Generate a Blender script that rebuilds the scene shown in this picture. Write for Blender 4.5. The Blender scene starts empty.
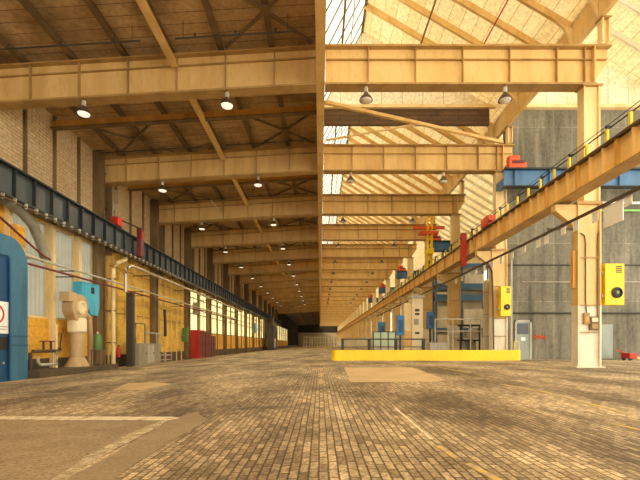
import bpy, bmesh, math, random
from mathutils import Vector, Matrix
random.seed(7)
SC = bpy.context.scene
COL = SC.collection
CAMZ, F, U0, V0 = 0.95, 400.0, 320.0, 344.0

def PX(x, D): return (x - U0) * D / F
def PZ(y, D): return CAMZ + (V0 - y) * D / F
def fz(X): return 0.0 if X >= 0 else 0.043 * X
def ground(x, y):
    k = 0.043 * (U0 - x) if x < U0 else 0.0
    D = CAMZ * F / ((y - V0) - k)
    X = PX(x, D)
    return (X, D)

# ------------------------------------------------------------------ materials
def nt(name):
    m = bpy.data.materials.new(name); m.use_nodes = True
    t = m.node_tree; b = t.nodes['Principled BSDF']
    return m, t, b
def N(t, typ, **kw):
    n = t.nodes.new(typ)
    for k, v in kw.items():
        if k in n.inputs: n.inputs[k].default_value = v
        else: setattr(n, k, v)
    return n
def c4(c): return (c[0], c[1], c[2], 1)
def mixc(t, fac, a, b):
    n = t.nodes.new('ShaderNodeMix'); n.data_type = 'RGBA'
    for sock, v in ((n.inputs[0], fac), (n.inputs[6], a), (n.inputs[7], b)):
        if hasattr(v, 'is_linked'): t.links.new(v, sock)
        elif isinstance(v, (int, float)): sock.default_value = v
        else: sock.default_value = c4(v)
    return n.outputs[2]
def ramp(t, src, a, b):
    n = t.nodes.new('ShaderNodeMapRange'); n.clamp = True
    n.inputs['From Min'].default_value = a; n.inputs['From Max'].default_value = b
    t.links.new(src, n.inputs['Value']); return n.outputs['Result']
def noise(t, vec, scale, detail=4, rough=.6):
    n = N(t, 'ShaderNodeTexNoise', Scale=scale, Detail=detail, Roughness=rough)
    if vec is not None: t.links.new(vec, n.inputs['Vector'])
    return n.outputs['Fac']
def mapping(t, vec, scale=(1, 1, 1), rot=(0, 0, 0)):
    n = t.nodes.new('ShaderNodeMapping'); n.inputs['Scale'].default_value = scale
    n.inputs['Rotation'].default_value = rot
    t.links.new(vec, n.inputs['Vector']); return n.outputs['Vector']
def M(name, c1, c2=None, scale=1.5, lo=.42, hi=.68, rough=.65, metal=0.0, streak=(1, 1, .25), bump=0.0, grit=0.0):
    m, t, b = nt(name)
    b.inputs['Roughness'].default_value = rough; b.inputs['Metallic'].default_value = metal
    if c2 is None: c2 = tuple(v * .72 for v in c1)
    tc = t.nodes.new('ShaderNodeNewGeometry')
    v = mapping(t, tc.outputs['Position'], streak)
    f = noise(t, v, scale)
    col = mixc(t, ramp(t, f, lo, hi), c1, c2)
    f2 = noise(t, v, scale * 9, 3)
    col = mixc(t, ramp(t, f2, .55, 1.0), col, tuple(x * .7 for x in c2))
    t.links.new(col, b.inputs['Base Color'])
    if grit:
        f3 = noise(t, tc.outputs['Position'], 30, 5, .75)
        col = mixc(t, ramp(t, f3, .50, .62), col, tuple(x * (1 - grit) for x in c2))
        t.links.new(col, b.inputs['Base Color'])
    if bump:
        bp = N(t, 'ShaderNodeBump', Strength=bump, Distance=.02); t.links.new(f2, bp.inputs['Height'])
        t.links.new(bp.outputs['Normal'], b.inputs['Normal'])
    return m
def MB_brick(name, c1, c2, mortar, w, h, ms, axes='yz', rough=.8, offset=.5, dirt=None, dscale=.25, dlo=.5, dhi=.75, bump=.3, bias=0.0, freq=2, trans=0, dmap=(1, 1, 1)):
    m, t, b = nt(name); b.inputs['Roughness'].default_value = rough
    g = t.nodes.new('ShaderNodeNewGeometry'); s = t.nodes.new('ShaderNodeSeparateXYZ')
    t.links.new(g.outputs['Position'], s.inputs[0])
    cb = t.nodes.new('ShaderNodeCombineXYZ')
    for i, a in enumerate(axes): t.links.new(s.outputs['XYZ'.index(a.upper())], cb.inputs[i])
    br = N(t, 'ShaderNodeTexBrick')
    br.offset = offset; br.offset_frequency = freq
    br.inputs['Color1'].default_value = c4(c1); br.inputs['Color2'].default_value = c4(c2); br.inputs['Mortar'].default_value = c4(mortar)
    br.inputs['Scale'].default_value = 1; br.inputs['Mortar Size'].default_value = ms; br.inputs['Mortar Smooth'].default_value = .3
    br.inputs['Bias'].default_value = bias; br.inputs['Brick Width'].default_value = w; br.inputs['Row Height'].default_value = h
    t.links.new(cb.outputs[0], br.inputs['Vector'])
    col = br.outputs['Color']
    f = noise(t, mapping(t, g.outputs['Position'], dmap), dscale, 6, .65)
    if dirt is not None: col = mixc(t, ramp(t, f, dlo, dhi), col, dirt)
    f2 = noise(t, g.outputs['Position'], 6, 3)
    n = t.nodes.new('ShaderNodeMix'); n.data_type = 'RGBA'; n.blend_type = 'MULTIPLY'; n.inputs[0].default_value = .5
    t.links.new(col, n.inputs[6]); 
    rr = N(t, 'ShaderNodeValToRGB'); rr.color_ramp.elements[0].position = .3; rr.color_ramp.elements[0].color = (.45, .42, .38, 1)
    rr.color_ramp.elements[1].position = .6; t.links.new(f2, rr.inputs[0]); t.links.new(rr.outputs[0], n.inputs[7])
    t.links.new(n.outputs[2], b.inputs['Base Color'])
    if bump:
        bp = N(t, 'ShaderNodeBump', Strength=bump, Distance=.02); bp.invert = True
        t.links.new(br.outputs['Fac'], bp.inputs['Height']); t.links.new(bp.outputs['Normal'], b.inputs['Normal'])
    if trans:
        tl = N(t, 'ShaderNodeBsdfTranslucent'); mx = t.nodes.new('ShaderNodeMixShader'); mx.inputs[0].default_value = trans
        t.links.new(n.outputs[2], tl.inputs[0]); t.links.new(b.outputs[0], mx.inputs[1]); t.links.new(tl.outputs[0], mx.inputs[2])
        t.links.new(mx.outputs[0], t.nodes['Material Output'].inputs[0])
    return m
def glass(name, tint, trans, dcol, freq=None):
    m = bpy.data.materials.new(name); m.use_nodes = True; t = m.node_tree; t.nodes.clear()
    o = t.nodes.new('ShaderNodeOutputMaterial'); mx = t.nodes.new('ShaderNodeMixShader')
    tr = N(t, 'ShaderNodeBsdfTransparent'); tr.inputs[0].default_value = c4(tint)
    tl = N(t, 'ShaderNodeBsdfTranslucent'); tl.inputs[0].default_value = c4(dcol)
    df = N(t, 'ShaderNodeBsdfDiffuse'); df.inputs[0].default_value = c4(dcol)
    m2 = t.nodes.new('ShaderNodeMixShader'); m2.inputs[0].default_value = .3
    t.links.new(tl.outputs[0], m2.inputs[1]); t.links.new(df.outputs[0], m2.inputs[2])
    mx.inputs[0].default_value = 1 - trans
    t.links.new(tr.outputs[0], mx.inputs[1]); t.links.new(m2.outputs[0], mx.inputs[2])
    g = t.nodes.new('ShaderNodeNewGeometry')
    f = noise(t, g.outputs['Position'], 1.2)
    col = mixc(t, ramp(t, f, .45, .8), dcol, tuple(v * .75 for v in dcol))
    if freq:
        s = t.nodes.new('ShaderNodeSeparateXYZ'); t.links.new(g.outputs['Position'], s.inputs[0])
        mu = N(t, 'ShaderNodeMath'); mu.operation = 'MULTIPLY'; mu.inputs[1].default_value = freq; t.links.new(s.outputs[1], mu.inputs[0])
        si = N(t, 'ShaderNodeMath'); si.operation = 'SINE'; t.links.new(mu.outputs[0], si.inputs[0])
        col = mixc(t, ramp(t, si.outputs[0], .3, 1.0), col, tuple(v * .8 for v in dcol))
    t.links.new(col, tl.inputs[0]); t.links.new(col, df.inputs[0])
    t.links.new(mx.outputs[0], o.inputs[0]); return m

m_girder = M('cream_yellow_steel', (.76, .53, .205), (.64, .41, .135), rough=.5)
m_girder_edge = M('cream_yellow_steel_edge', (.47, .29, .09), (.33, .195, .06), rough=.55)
m_column = M('pale_yellow_steel', (.84, .66, .34), (.72, .50, .20), rough=.5)
m_white = M('white_paint', (.82, .76, .60), (.66, .58, .42), rough=.55)
m_orange = M('ochre_crane_paint', (.92, .64, .25), (.84, .52, .15), scale=1.1, rough=.5)
m_orange2 = M('deep_ochre_paint', (.78, .44, .10), (.58, .30, .06), rough=.5)
m_rust = M('brown_rail_steel', (.10, .065, .035), (.055, .035, .02), rough=.6)
m_dark = M('dark_steel', (.045, .038, .03), (.03, .025, .02), rough=.6)
m_matte = M('matte_far_shade', (.035, .028, .02), (.025, .02, .014), rough=1.0)  # dimness of the far hall put into the wall colour
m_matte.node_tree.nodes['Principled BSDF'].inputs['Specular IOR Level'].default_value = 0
m_black = M('black_paint', (.02, .02, .02), (.012, .012, .012), rough=.5)
m_brownsteel = M('brown_purlin_steel', (.20, .125, .05), (.12, .075, .03), rough=.6)
m_bluebeam = M('slate_blue_beam', (.05, .062, .066), (.032, .04, .043), rough=.5)
m_blueseam = M('dark_slate_edge', (.02, .024, .028), (.015, .017, .02), rough=.5)
m_blue = M('blue_gate_paint', (.045, .165, .27), (.025, .10, .17), rough=.5)
m_bluedeep = M('deep_blue_paint', (.012, .075, .19), (.01, .05, .12), rough=.5)
m_bluecrane = M('blue_crane_paint', (.075, .19, .37), (.05, .14, .27), rough=.5)
m_bright = M('bright_blue_paint', (.07, .45, .68), (.04, .30, .48), rough=.45)
m_boxblue = M('cabinet_blue_paint', (.02, .18, .45), (.015, .12, .30), rough=.45)
m_red = M('red_paint', (.55, .035, .015), (.40, .02, .01), rough=.5)
m_redo = M('orange_red_paint', (.78, .12, .03), (.6, .08, .02), rough=.5)
m_maroon = M('maroon_paint', (.16, .02, .015), (.10, .012, .01), rough=.5)
m_yellow = M('signal_yellow', (.98, .70, .005), (.92, .62, .004), scale=.8, rough=.45)
m_lemon = M('lemon_yellow', (.80, .66, .04), (.66, .52, .03), rough=.45)
m_beige = M('beige_fan_paint', (.54, .38, .20), (.42, .28, .13), rough=.55)
m_cream = M('cream_cabinet_paint', (.80, .70, .45), (.68, .56, .33), rough=.5)
m_grey = M('grey_cabinet_paint', (.33, .29, .20), (.24, .20, .13), rough=.5)
m_lgrey = M('light_grey_steel', (.50, .47, .38), (.36, .33, .25), rough=.45)
m_silver = M('galvanised_steel', (.55, .50, .40), (.40, .35, .26), rough=.35, metal=.6)
m_green = M('green_paint', (.10, .20, .05), (.06, .13, .03), rough=.5)
m_mint = M('pale_green_panel', (.46, .58, .36), (.38, .48, .28), rough=.4)
m_doorgrey = M('grey_green_door_paint', (.30, .34, .30), (.23, .26, .22), rough=.5)
m_sign = M('white_sign', (.93, .92, .86), (.88, .86, .78), rough=.5)
m_plastic = M('grey_flexible_duct', (.28, .27, .20), (.17, .17, .12), rough=.5)
m_lens = M('lamp_glass', (.85, .82, .72), (.75, .7, .6), rough=.2)
m_lit = M('lit_lamp_glass', (.9, .87, .75))
m_lit.node_tree.nodes['Principled BSDF'].inputs['Emission Color'].default_value = (1, .9, .68, 1)
m_lit.node_tree.nodes['Principled BSDF'].inputs['Emission Strength'].default_value = .7
m_lgreen = M('light_green_pipe', (.25, .60, .10), (.18, .45, .07), rough=.4)
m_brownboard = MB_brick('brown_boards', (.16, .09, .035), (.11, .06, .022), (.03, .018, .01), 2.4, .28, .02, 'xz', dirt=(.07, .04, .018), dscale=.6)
m_setts = None
m_brick = MB_brick('tan_brick', (.80, .61, .33), (.68, .49, .24), (.46, .32, .15), .50, .16, .02, 'yz', dirt=(.74, .58, .34), dscale=.8, dlo=.45, dhi=.8)
m_orbrick = MB_brick('orange_yellow_render', (.86, .47, .05), (.78, .40, .04), (.66, .33, .03), .9, .9, .01, 'yz', dirt=(.34, .20, .05), dscale=.9, dlo=.52, dhi=.8, bump=.1)
m_ysheet = MB_brick('ochre_sheet', (.88, .58, .10), (.80, .49, .07), (.28, .16, .03), 1.33, 3.0, .03, 'yz', offset=0, dirt=(.30, .17, .04), dscale=.8, dlo=.5, dhi=.75, bump=.2)
m_bandbrick = M('dark_base_band', (.10, .07, .035), (.06, .045, .025), rough=.8)
m_deck = MB_brick('brown_deck_boards', (.62, .44, .22), (.52, .355, .17), (.14, .085, .04), 4.0, .52, .018, 'xy', dirt=(.27, .17, .075), dscale=.5, dlo=.48, dhi=.7, bump=.3)
m_plank = MB_brick('cream_roof_boards', (.93, .85, .65), (.86, .76, .53), (.55, .42, .22), 1.6, .60, .018, 'yx', offset=0, dirt=(.84, .71, .46), dscale=.4, dlo=.5, dhi=.8, bump=.2, trans=.40)
m_plankw = MB_brick('pale_roof_boards', (.90, .83, .64), (.84, .74, .52), (.50, .40, .24), 1.6, .60, .02, 'yx', offset=0, dirt=(.84, .75, .54), dscale=.4, dlo=.5, dhi=.8, bump=.2, trans=.40)
m_gable = MB_brick('cream_gable_sheet', (.94, .87, .66), (.90, .82, .58), (.55, .44, .26), 1.25, 9, .025, 'xz', offset=0, dirt=(.78, .62, .36), dscale=.5, bump=.2)
m_conc = MB_brick('grey_concrete_panels', (.235, .215, .155), (.18, .165, .115), (.33, .30, .23), 1.1, 3.55, .022, 'xz', offset=0, dirt=(.085, .078, .055), dscale=1.6, dlo=.46, dhi=.68, bump=.1, dmap=(1, 1, .12))
m_aisle = MB_brick('aisle_cladding', (.74, .58, .32), (.70, .60, .42), (.30, .24, .15), 2, 3, .06, 'yz', offset=0, dirt=(.45, .34, .2), dscale=.4, bump=.1)
m_glass = glass('roof_glass', (.95, .96, .93), .30, (.45, .45, .42))
m_glassw = glass('milky_wall_glass', (.9, .88, .78), .05, (.33, .325, .29), freq=22)
m_glassy = glass('warm_wall_glass', (1, .9, .6), .12, (.70, .66, .47))
m_glassr = glass('added_aisle_glass', (1, .97, .88), .5, (.55, .53, .46))
m_pane = M('dark_window_glass', (.03, .03, .03), rough=.15)
m_asph = M('worn_asphalt', (.46, .345, .205), (.35, .255, .145), scale=2.2, rough=.9, streak=(1, 1, 1), bump=.5, grit=.45)
m_asph2 = M('smooth_asphalt', (.42, .315, .18), (.32, .235, .13), scale=1.2, rough=.8, streak=(1, 1, 1), bump=.2, grit=.25)
m_paint_w = M('worn_white_paint', (.86, .76, .54), (.50, .40, .24), scale=7, lo=.5, hi=.66, rough=.8, streak=(1, 1, 1))
m_paint_w2 = M('crumbled_pale_kerb', (.74, .63, .42), (.46, .36, .21), scale=9, lo=.40, hi=.6, rough=.9, streak=(1, 1, 1), grit=.4)
m_paint_y = M('worn_yellow_paint', (.78, .55, .11), (.50, .38, .20), scale=7, lo=.36, hi=.56, rough=.8, streak=(1, 1, 1))
m_concpatch = M('sandy_concrete', (.66, .48, .24), (.56, .40, .19), scale=1.0, rough=.85, streak=(1, 1, 1))

def setts():
    m, t, b = nt('stone_setts'); b.inputs['Roughness'].default_value = .72
    g = t.nodes.new('ShaderNodeNewGeometry'); s = t.nodes.new('ShaderNodeSeparateXYZ'); t.links.new(g.outputs['Position'], s.inputs[0])
    pos = g.outputs['Position']
    wob = noise(t, pos, 1.3, 2)
    ad = N(t, 'ShaderNodeMath'); ad.operation = 'MULTIPLY_ADD'; ad.inputs[1].default_value = .02
    t.links.new(wob, ad.inputs[0]); t.links.new(s.outputs[0], ad.inputs[2])
    cb = t.nodes.new('ShaderNodeCombineXYZ'); t.links.new(s.outputs[1], cb.inputs[0]); t.links.new(ad.outputs[0], cb.inputs[1])
    br = N(t, 'ShaderNodeTexBrick'); br.offset = .37; br.offset_frequency = 2
    for k, v in (('Scale', 1), ('Mortar Size', .0085), ('Mortar Smooth', .4), ('Bias', 0), ('Brick Width', .19), ('Row Height', .074)): br.inputs[k].default_value = v
    br.inputs['Color1'].default_value = (.70, .575, .37, 1); br.inputs['Color2'].default_value = (.31, .23, .125, 1); br.inputs['Mortar'].default_value = (.16, .115, .06, 1)
    t.links.new(cb.outputs[0], br.inputs['Vector'])
    col = br.outputs['Color']
    big = noise(t, mapping(t, pos, (1, .45, 1)), .55, 5, .62)
    n = t.nodes.new('ShaderNodeMix'); n.data_type = 'RGBA'; n.blend_type = 'MULTIPLY'; n.inputs[0].default_value = 1
    rr = N(t, 'ShaderNodeValToRGB'); e = rr.color_ramp.elements
    e[0].position = .38; e[0].color = (.42, .36, .30, 1); e[1].position = .62; e[1].color = (1.45, 1.42, 1.38, 1)
    t.links.new(big, rr.inputs[0]); t.links.new(col, n.inputs[6]); t.links.new(rr.outputs[0], n.inputs[7]); col = n.outputs[2]
    st = noise(t, mapping(t, pos, (.5, 1.2, 1)), .9, 3, .5)
    col = mixc(t, ramp(t, st, .64, .74), col, (.08, .058, .034))
    fine = noise(t, pos, 28, 4, .7)
    n2 = t.nodes.new('ShaderNodeMix'); n2.data_type = 'RGBA'; n2.blend_type = 'MULTIPLY'; n2.inputs[0].default_value = .8
    r2 = N(t, 'ShaderNodeValToRGB'); e = r2.color_ramp.elements
    e[0].position = .38; e[0].color = (.38, .34, .28, 1); e[1].position = .60; e[1].color = (1.28, 1.26, 1.2, 1)
    t.links.new(fine, r2.inputs[0]); t.links.new(col, n2.inputs[6]); t.links.new(r2.outputs[0], n2.inputs[7])
    t.links.new(n2.outputs[2], b.inputs['Base Color'])
    bp = N(t, 'ShaderNodeBump', Strength=.9, Distance=.02); bp.invert = True
    t.links.new(br.outputs['Fac'], bp.inputs['Height'])
    bp2 = N(t, 'ShaderNodeBump', Strength=.35, Distance=.01); t.links.new(fine, bp2.inputs['Height']); t.links.new(bp.outputs['Normal'], bp2.inputs['Normal'])
    t.links.new(bp2.outputs['Normal'], b.inputs['Normal'])
    return m
m_setts = setts()

# ------------------------------------------------------------------ mesh builder
class B:
    def __init__(s): s.bm = bmesh.new()
    def hexa(s, v):
        vs = [s.bm.verts.new(p) for p in v]
        for f in ((0, 3, 2, 1), (4, 5, 6, 7), (0, 1, 5, 4), (1, 2, 6, 5), (2, 3, 7, 6), (3, 0, 4, 7)):
            s.bm.faces.new([vs[i] for i in f])
        return s
    def box(s, x0, x1, y0, y1, z0, z1):
        return s.hexa([(x0, y0, z0), (x1, y0, z0), (x1, y1, z0), (x0, y1, z0), (x0, y0, z1), (x1, y0, z1), (x1, y1, z1), (x0, y1, z1)])
    def slab(s, x0, x1, y0, y1, zb, zt):      # zb, zt: functions of X
        return s.hexa([(x0, y0, zb(x0)), (x1, y0, zb(x1)), (x1, y1, zb(x1)), (x0, y1, zb(x0)), (x0, y0, zt(x0)), (x1, y0, zt(x1)), (x1, y1, zt(x1)), (x0, y1, zt(x0))])
    def bar(s, p, q, w, h=None):
        h = h or w; p = Vector(p); q = Vector(q); d = (q - p).normalized()
        up = Vector((0, 0, 1)) if abs(d.z) < .95 else Vector((0, 1, 0))
        a = d.cross(up).normalized() * (w / 2); c = a.cross(d).normalized() * (h / 2)
        return s.hexa([p - a - c, p + a - c, q + a - c, q - a - c, p - a + c, p + a + c, q + a + c, q - a + c])
    def tube(s, pts, r, seg=8):
        pts = [Vector(p) for p in pts]; rings = []
        for i, p in enumerate(pts):
            d = (pts[min(i + 1, len(pts) - 1)] - pts[max(i - 1, 0)]).normalized()
            up = Vector((0, 0, 1)) if abs(d.z) < .9 else Vector((0, 1, 0))
            a = d.cross(up).normalized(); c = a.cross(d).normalized()
            rings.append([s.bm.verts.new(p + (a * math.cos(k * 2 * math.pi / seg) + c * math.sin(k * 2 * math.pi / seg)) * r) for k in range(seg)])
        for r0, r1 in zip(rings, rings[1:]):
            for k in range(seg): s.bm.faces.new((r0[k], r0[(k + 1) % seg], r1[(k + 1) % seg], r1[k]))
        s.bm.faces.new(rings[0][::-1]); s.bm.faces.new(rings[-1]); return s
    def lathe(s, c, prof, seg=14, axis='z'):   # prof: (r, h)
        c = Vector(c); rings = []
        for r, h in prof:
            ring = []
            for k in range(seg):
                a = k * 2 * math.pi / seg; u, v = r * math.cos(a), r * math.sin(a)
                o = {'z': (u, v, h), 'x': (h, u, v), 'y': (u, h, v)}[axis]
                ring.append(s.bm.verts.new(c + Vector(o)))
            rings.append(ring)
        for r0, r1 in zip(rings, rings[1:]):
            for k in range(seg): s.bm.faces.new((r0[k], r0[(k + 1) % seg], r1[(k + 1) % seg], r1[k]))
        s.bm.faces.new(rings[0][::-1]); s.bm.faces.new(rings[-1]); return s
    def prism(s, poly, axis, a, b):            # poly in the plane normal to axis
        def p(u, v, w): return {'x': (w, u, v), 'y': (u, w, v), 'z': (u, v, w)}[axis]
        v0 = [s.bm.verts.new(p(u, v, a)) for u, v in poly]; v1 = [s.bm.verts.new(p(u, v, b)) for u, v in poly]
        s.bm.faces.new(v0[::-1]); s.bm.faces.new(v1); n = len(poly)
        for i in range(n): s.bm.faces.new((v0[i], v0[(i + 1) % n], v1[(i + 1) % n], v1[i]))
        return s
    def build(s, name, mat, parent=None, loc=None, smooth=False, bevel=0):
        bmesh.ops.recalc_face_normals(s.bm, faces=s.bm.faces)
        if bevel:
            bmesh.ops.bevel(s.bm, geom=[e for e in s.bm.edges if e.is_manifold and e.calc_face_angle(0) > .6], offset=bevel, segments=2, affect='EDGES', profile=.6)
        base = Vector((0, 0, 0))
        if parent is not None:
            q = parent
            while q is not None: base += q.location; q = q.parent
        elif loc is not None: base = Vector(loc)
        elif s.bm.verts:
            xs = [v.co for v in s.bm.verts]
            base = Vector(((min(v.x for v in xs) + max(v.x for v in xs)) / 2, (min(v.y for v in xs) + max(v.y for v in xs)) / 2, min(v.z for v in xs)))
        bmesh.ops.translate(s.bm, verts=s.bm.verts, vec=-base)
        me = bpy.data.meshes.new(name); s.bm.to_mesh(me); s.bm.free(); me.materials.append(mat)
        if smooth:
            for p in me.polygons: p.use_smooth = True
            try: me.set_sharp_from_angle(angle=.7)
            except Exception: pass
        o = bpy.data.objects.new(name, me); COL.objects.link(o)
        if parent is not None: o.parent = parent
        else: o.location = base
        return o
def tag(o, label, cat, group=None):
    o['label'] = label; o['category'] = cat
    if group: o['group'] = group
    return o
def struct(o): o['kind'] = 'structure'; return o
def thing(name, label, cat, loc, group=None):
    o = bpy.data.objects.new(name, None); COL.objects.link(o); o.location = loc; o.empty_display_size = .2
    return tag(o, label, cat, group)
def copy_tree(o, loc, label=None, group=None):
    c = o.copy(); COL.objects.link(c); c.location = loc
    if label: c['label'] = label
    if group: c['group'] = group
    for ch in [x for x in o.children]:
        d = ch.copy(); COL.objects.link(d); d.parent = c
        for g in [x for x in ch.children]:
            e = g.copy(); COL.objects.link(e); e.parent = d
    return c
ORD = 'first second third fourth fifth sixth seventh eighth ninth tenth eleventh twelfth thirteenth fourteenth fifteenth sixteenth seventeenth eighteenth nineteenth twentieth'.split()
def nth(i):
    if i < 20: return ORD[i]
    n = i + 1
    tens = {2: 'twenty', 3: 'thirty', 4: 'forty', 5: 'fifty', 6: 'sixty', 7: 'seventy'}[n // 10]
    if n % 10 == 0: return {2: 'twentieth', 3: 'thirtieth', 4: 'fortieth', 5: 'fiftieth', 6: 'sixtieth', 7: 'seventieth'}[n // 10]
    return tens + '-' + ORD[n % 10 - 1]

BAY = 8.0
LINES = [16 + BAY * i for i in range(15)]      # roof girder lines, 16 .. 128
YB, YE = -24.0, 250.0

# ------------------------------------------------------------------ setting: floor
b = B(); nx = [-16, -13.5, -10, -6, -3, 0, 4, 8, 12, 18, 26]
for i in range(len(nx) - 1):
    vs = [b.bm.verts.new(p) for p in ((nx[i], YB, fz(nx[i])), (nx[i + 1], YB, fz(nx[i + 1])), (nx[i + 1], YE, fz(nx[i + 1])), (nx[i], YE, fz(nx[i])))]
    b.bm.faces.new(vs)
bmesh.ops.remove_doubles(b.bm, verts=b.bm.verts, dist=1e-4)
struct(b.build('floor', m_setts, loc=(0, 0, 0)))
def floor_patch(name, pts, mat, h):
    b = B(); vs = [b.bm.verts.new((x, y, 0)) for x, y in pts]; b.bm.faces.new(vs)
    bmesh.ops.bisect_plane(b.bm, geom=b.bm.verts[:] + b.bm.edges[:] + b.bm.faces[:], plane_co=(0, 0, 0), plane_no=(1, 0, 0), dist=1e-5)
    for v in b.bm.verts: v.co.z = fz(v.co.x) + h
    r = bmesh.ops.extrude_face_region(b.bm, geom=b.bm.faces[:])
    for v in [e for e in r['geom'] if isinstance(e, bmesh.types.BMVert)]: v.co.z -= h + .01
    return struct(b.build(name, mat, loc=(0, 0, 0)))
def gp(*pts): return [ground(x, y) for x, y in pts]
def strip(p, q, w):
    p, q = Vector((*p, 0)), Vector((*q, 0)); d = (q - p).normalized(); n = Vector((-d.y, d.x, 0)) * w / 2
    return [(p + n)[:2], (q + n)[:2], (q - n)[:2], (p - n)[:2]]
floor_patch('floor_patch', gp((-40, 421), (168, 421), (150, 430), (112, 448), (55, 480), (30, 500), (-60, 520)), m_asph, .004)
floor_patch('floor_patch', gp((172, 419), (196, 412), (208, 420), (176, 438), (128, 468), (100, 490), (40, 500), (70, 478), (120, 450), (152, 431)), m_asph2, .003)
floor_patch('floor_marking', gp((-40, 416.5), (172, 417), (180, 418.2), (168, 420.4), (-40, 419.4)), m_paint_w, .006)
floor_patch('floor_marking', gp((168, 420), (158, 427), (132, 440), (108, 452), (96, 461), (80, 470), (66, 480), (40, 497), (28, 498), (52, 480), (70, 469), (84, 458), (104, 448), (128, 435), (150, 425.5)), m_paint_w2, .007)
floor_patch('floor_patch', gp((112, 390), (128, 383), (160, 382.5), (172, 384), (140, 390)), m_concpatch, .004)
floor_patch('floor_patch', gp((344, 367.5), (412, 367.5), (446, 380), (436, 382), (350, 382), (348, 376)), m_concpatch, .004)
floor_patch('floor_marking', strip(ground(500, 384), ground(545, 392), .10), m_paint_y, .005)
floor_patch('floor_marking', strip(ground(545, 392), ground(632, 415), .10), m_paint_y, .005)
floor_patch('floor_marking', strip(ground(440, 367.6), ground(470, 373), .10), m_paint_y, .005)
floor_patch('floor_marking', strip(ground(612, 424), ground(640, 430), .06), m_paint_y, .005)
floor_patch('floor_marking', strip(ground(438, 446), ground(456, 458), .06), m_paint_y, .005)
floor_patch('floor_marking', strip(ground(468, 464), ground(505, 484), .065), m_paint_y, .005)
floor_patch('floor_marking', strip(ground(395, 408), ground(432, 440), .035), m_paint_w, .005)
for y0, y1 in ((368, 371), (373, 377), (379, 384)):
    floor_patch('floor_marking', strip(ground(321, y0), ground(321, y1), .09), m_paint_y, .005)

# ------------------------------------------------------------------ setting: walls, ceiling, roofs
zd = lambda X: 13.34 + .0615 * X
b = B().slab(-13.8, -.16, YB, 122, zd, lambda X: zd(X) + .12); struct(b.build('ceiling', m_deck, loc=(0, 0, 0)))
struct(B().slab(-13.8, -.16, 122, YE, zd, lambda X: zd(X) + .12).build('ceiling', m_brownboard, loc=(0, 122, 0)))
RX, RZ, VX, VZ = 2.58, 20.05, 10.7, 15.25
for k, (dx, mm) in enumerate(((0, m_plank), (11.3, m_plankw))):
    ex = .4 if k == 0 else 0
    b = B().prism([(RX + dx, RZ), (VX + dx + ex, VZ - ex * .591), (VX + dx + ex, VZ + .12 - ex * .591), (RX + dx, RZ + .12)], 'y', YB, YE)
    struct(b.build('ceiling', mm, loc=(0, 0, 0)))
wn = 0
for k, dx in enumerate((0, 11.3)):
    for i in range(-3, 30):
        y0 = i * BAY; y1 = y0 + BAY; wn += 1
        if k == 1 and i % 4 != 3: continue
        yy1 = y1 if k == 0 else y1 + 24
        if k == 1: yy1 = min(yy1, 248)
        p0 = Vector((.2 + dx, 0, 15.42)); p1 = Vector((RX + dx, 0, RZ + .05)); nrm = Vector((-(p1 - p0).z, 0, (p1 - p0).x)).normalized() * .03
        b = B().prism([(p0.x, p0.z), (p1.x, p1.z), (p1.x + nrm.x, p1.z + nrm.z), (p0.x + nrm.x, p0.z + nrm.z)], 'y', y0 + .02, yy1 - .02)
        w = struct(b.build('window_%d' % wn, m_glass, loc=(dx, y0, 15)))
        b = B(); y = y0 + .2
        while y < yy1:
            b.bar((p0.x + .06, y, p0.z - .02), (p1.x + .05, y, p1.z - .05), .05, .05); y += 1.2 if k == 0 else 2.4
        b.build('glazing_bars', m_brownsteel, w)
        b = B().bar((1.2 + dx, y0, 17.15), (1.2 + dx, yy1, 17.15), .10, .14).bar((RX + dx - .02, y0, RZ - .12), (RX + dx - .02, yy1, RZ - .12), .14, .2)
        b.build('mullion', m_brownsteel, w)
        if k == 0: B().bar((1.75, y0, 18.15), (1.75, yy1, 18.15), .05, .08).build('mullion', m_silver, w)
# walls on the brick side
struct(B().box(-13.85, -13.5, YB, 122, 6.95, 12.6).build('wall_left_upper', m_brick, loc=(0, 0, 0)))
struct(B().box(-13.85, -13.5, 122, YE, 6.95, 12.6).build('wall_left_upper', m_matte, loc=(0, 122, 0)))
# lower wall: bay by bay
def dado(y0, y1, top, mat):
    struct(B().box(-13.85, -13.5, y0, y1, .25, top).build('wall_left', mat, loc=(0, y0, 0)))
    struct(B().box(-13.85, -13.47, y0, y1, -.6, .25).build('baseboard_left', m_bandbrick, loc=(0, y0, 0)))
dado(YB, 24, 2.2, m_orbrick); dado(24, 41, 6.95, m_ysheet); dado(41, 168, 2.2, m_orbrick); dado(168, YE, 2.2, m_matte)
struct(B().box(-13.85, -13.5, YB, 17.2, 2.2, 6.95).build('wall_left', m_orbrick, loc=(0, 0, 0)))
wn = 60
def wall_window(y0, y1, z0, z1, mat, nv, hs, fm):
    global wn; wn += 1
    w = struct(B().box(-13.72, -13.68, y0, y1, z0, z1).build('window_%d' % wn, mat, loc=(-13.7, y0, z0)))
    b = B()
    b.box(-13.78, -13.56, y0, y0 + .12, z0, z1).box(-13.78, -13.56, y1 - .12, y1, z0, z1).box(-13.78, -13.56, y0, y1, z0, z0 + .1).box(-13.78, -13.56, y0, y1, z1 - .1, z1)
    b.build('window_frame', fm, w)
    if nv or hs:
        b = B()
        for k in range(1, nv): yy = y0 + (y1 - y0) * k / nv; b.box(-13.74, -13.64, yy - .04, yy + .04, z0, z1)
        for h in hs: b.box(-13.74, -13.62, y0, y1, h - .04, h + .04)
        b.build('mullion', fm, w)
for y0, y1 in ((17.2, 20.0), (20.0, 22.2), (22.2, 24)): wall_window(y0, y1, 2.2, 6.95, m_glassw, 0, (), m_column)
y = 41.0
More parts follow.
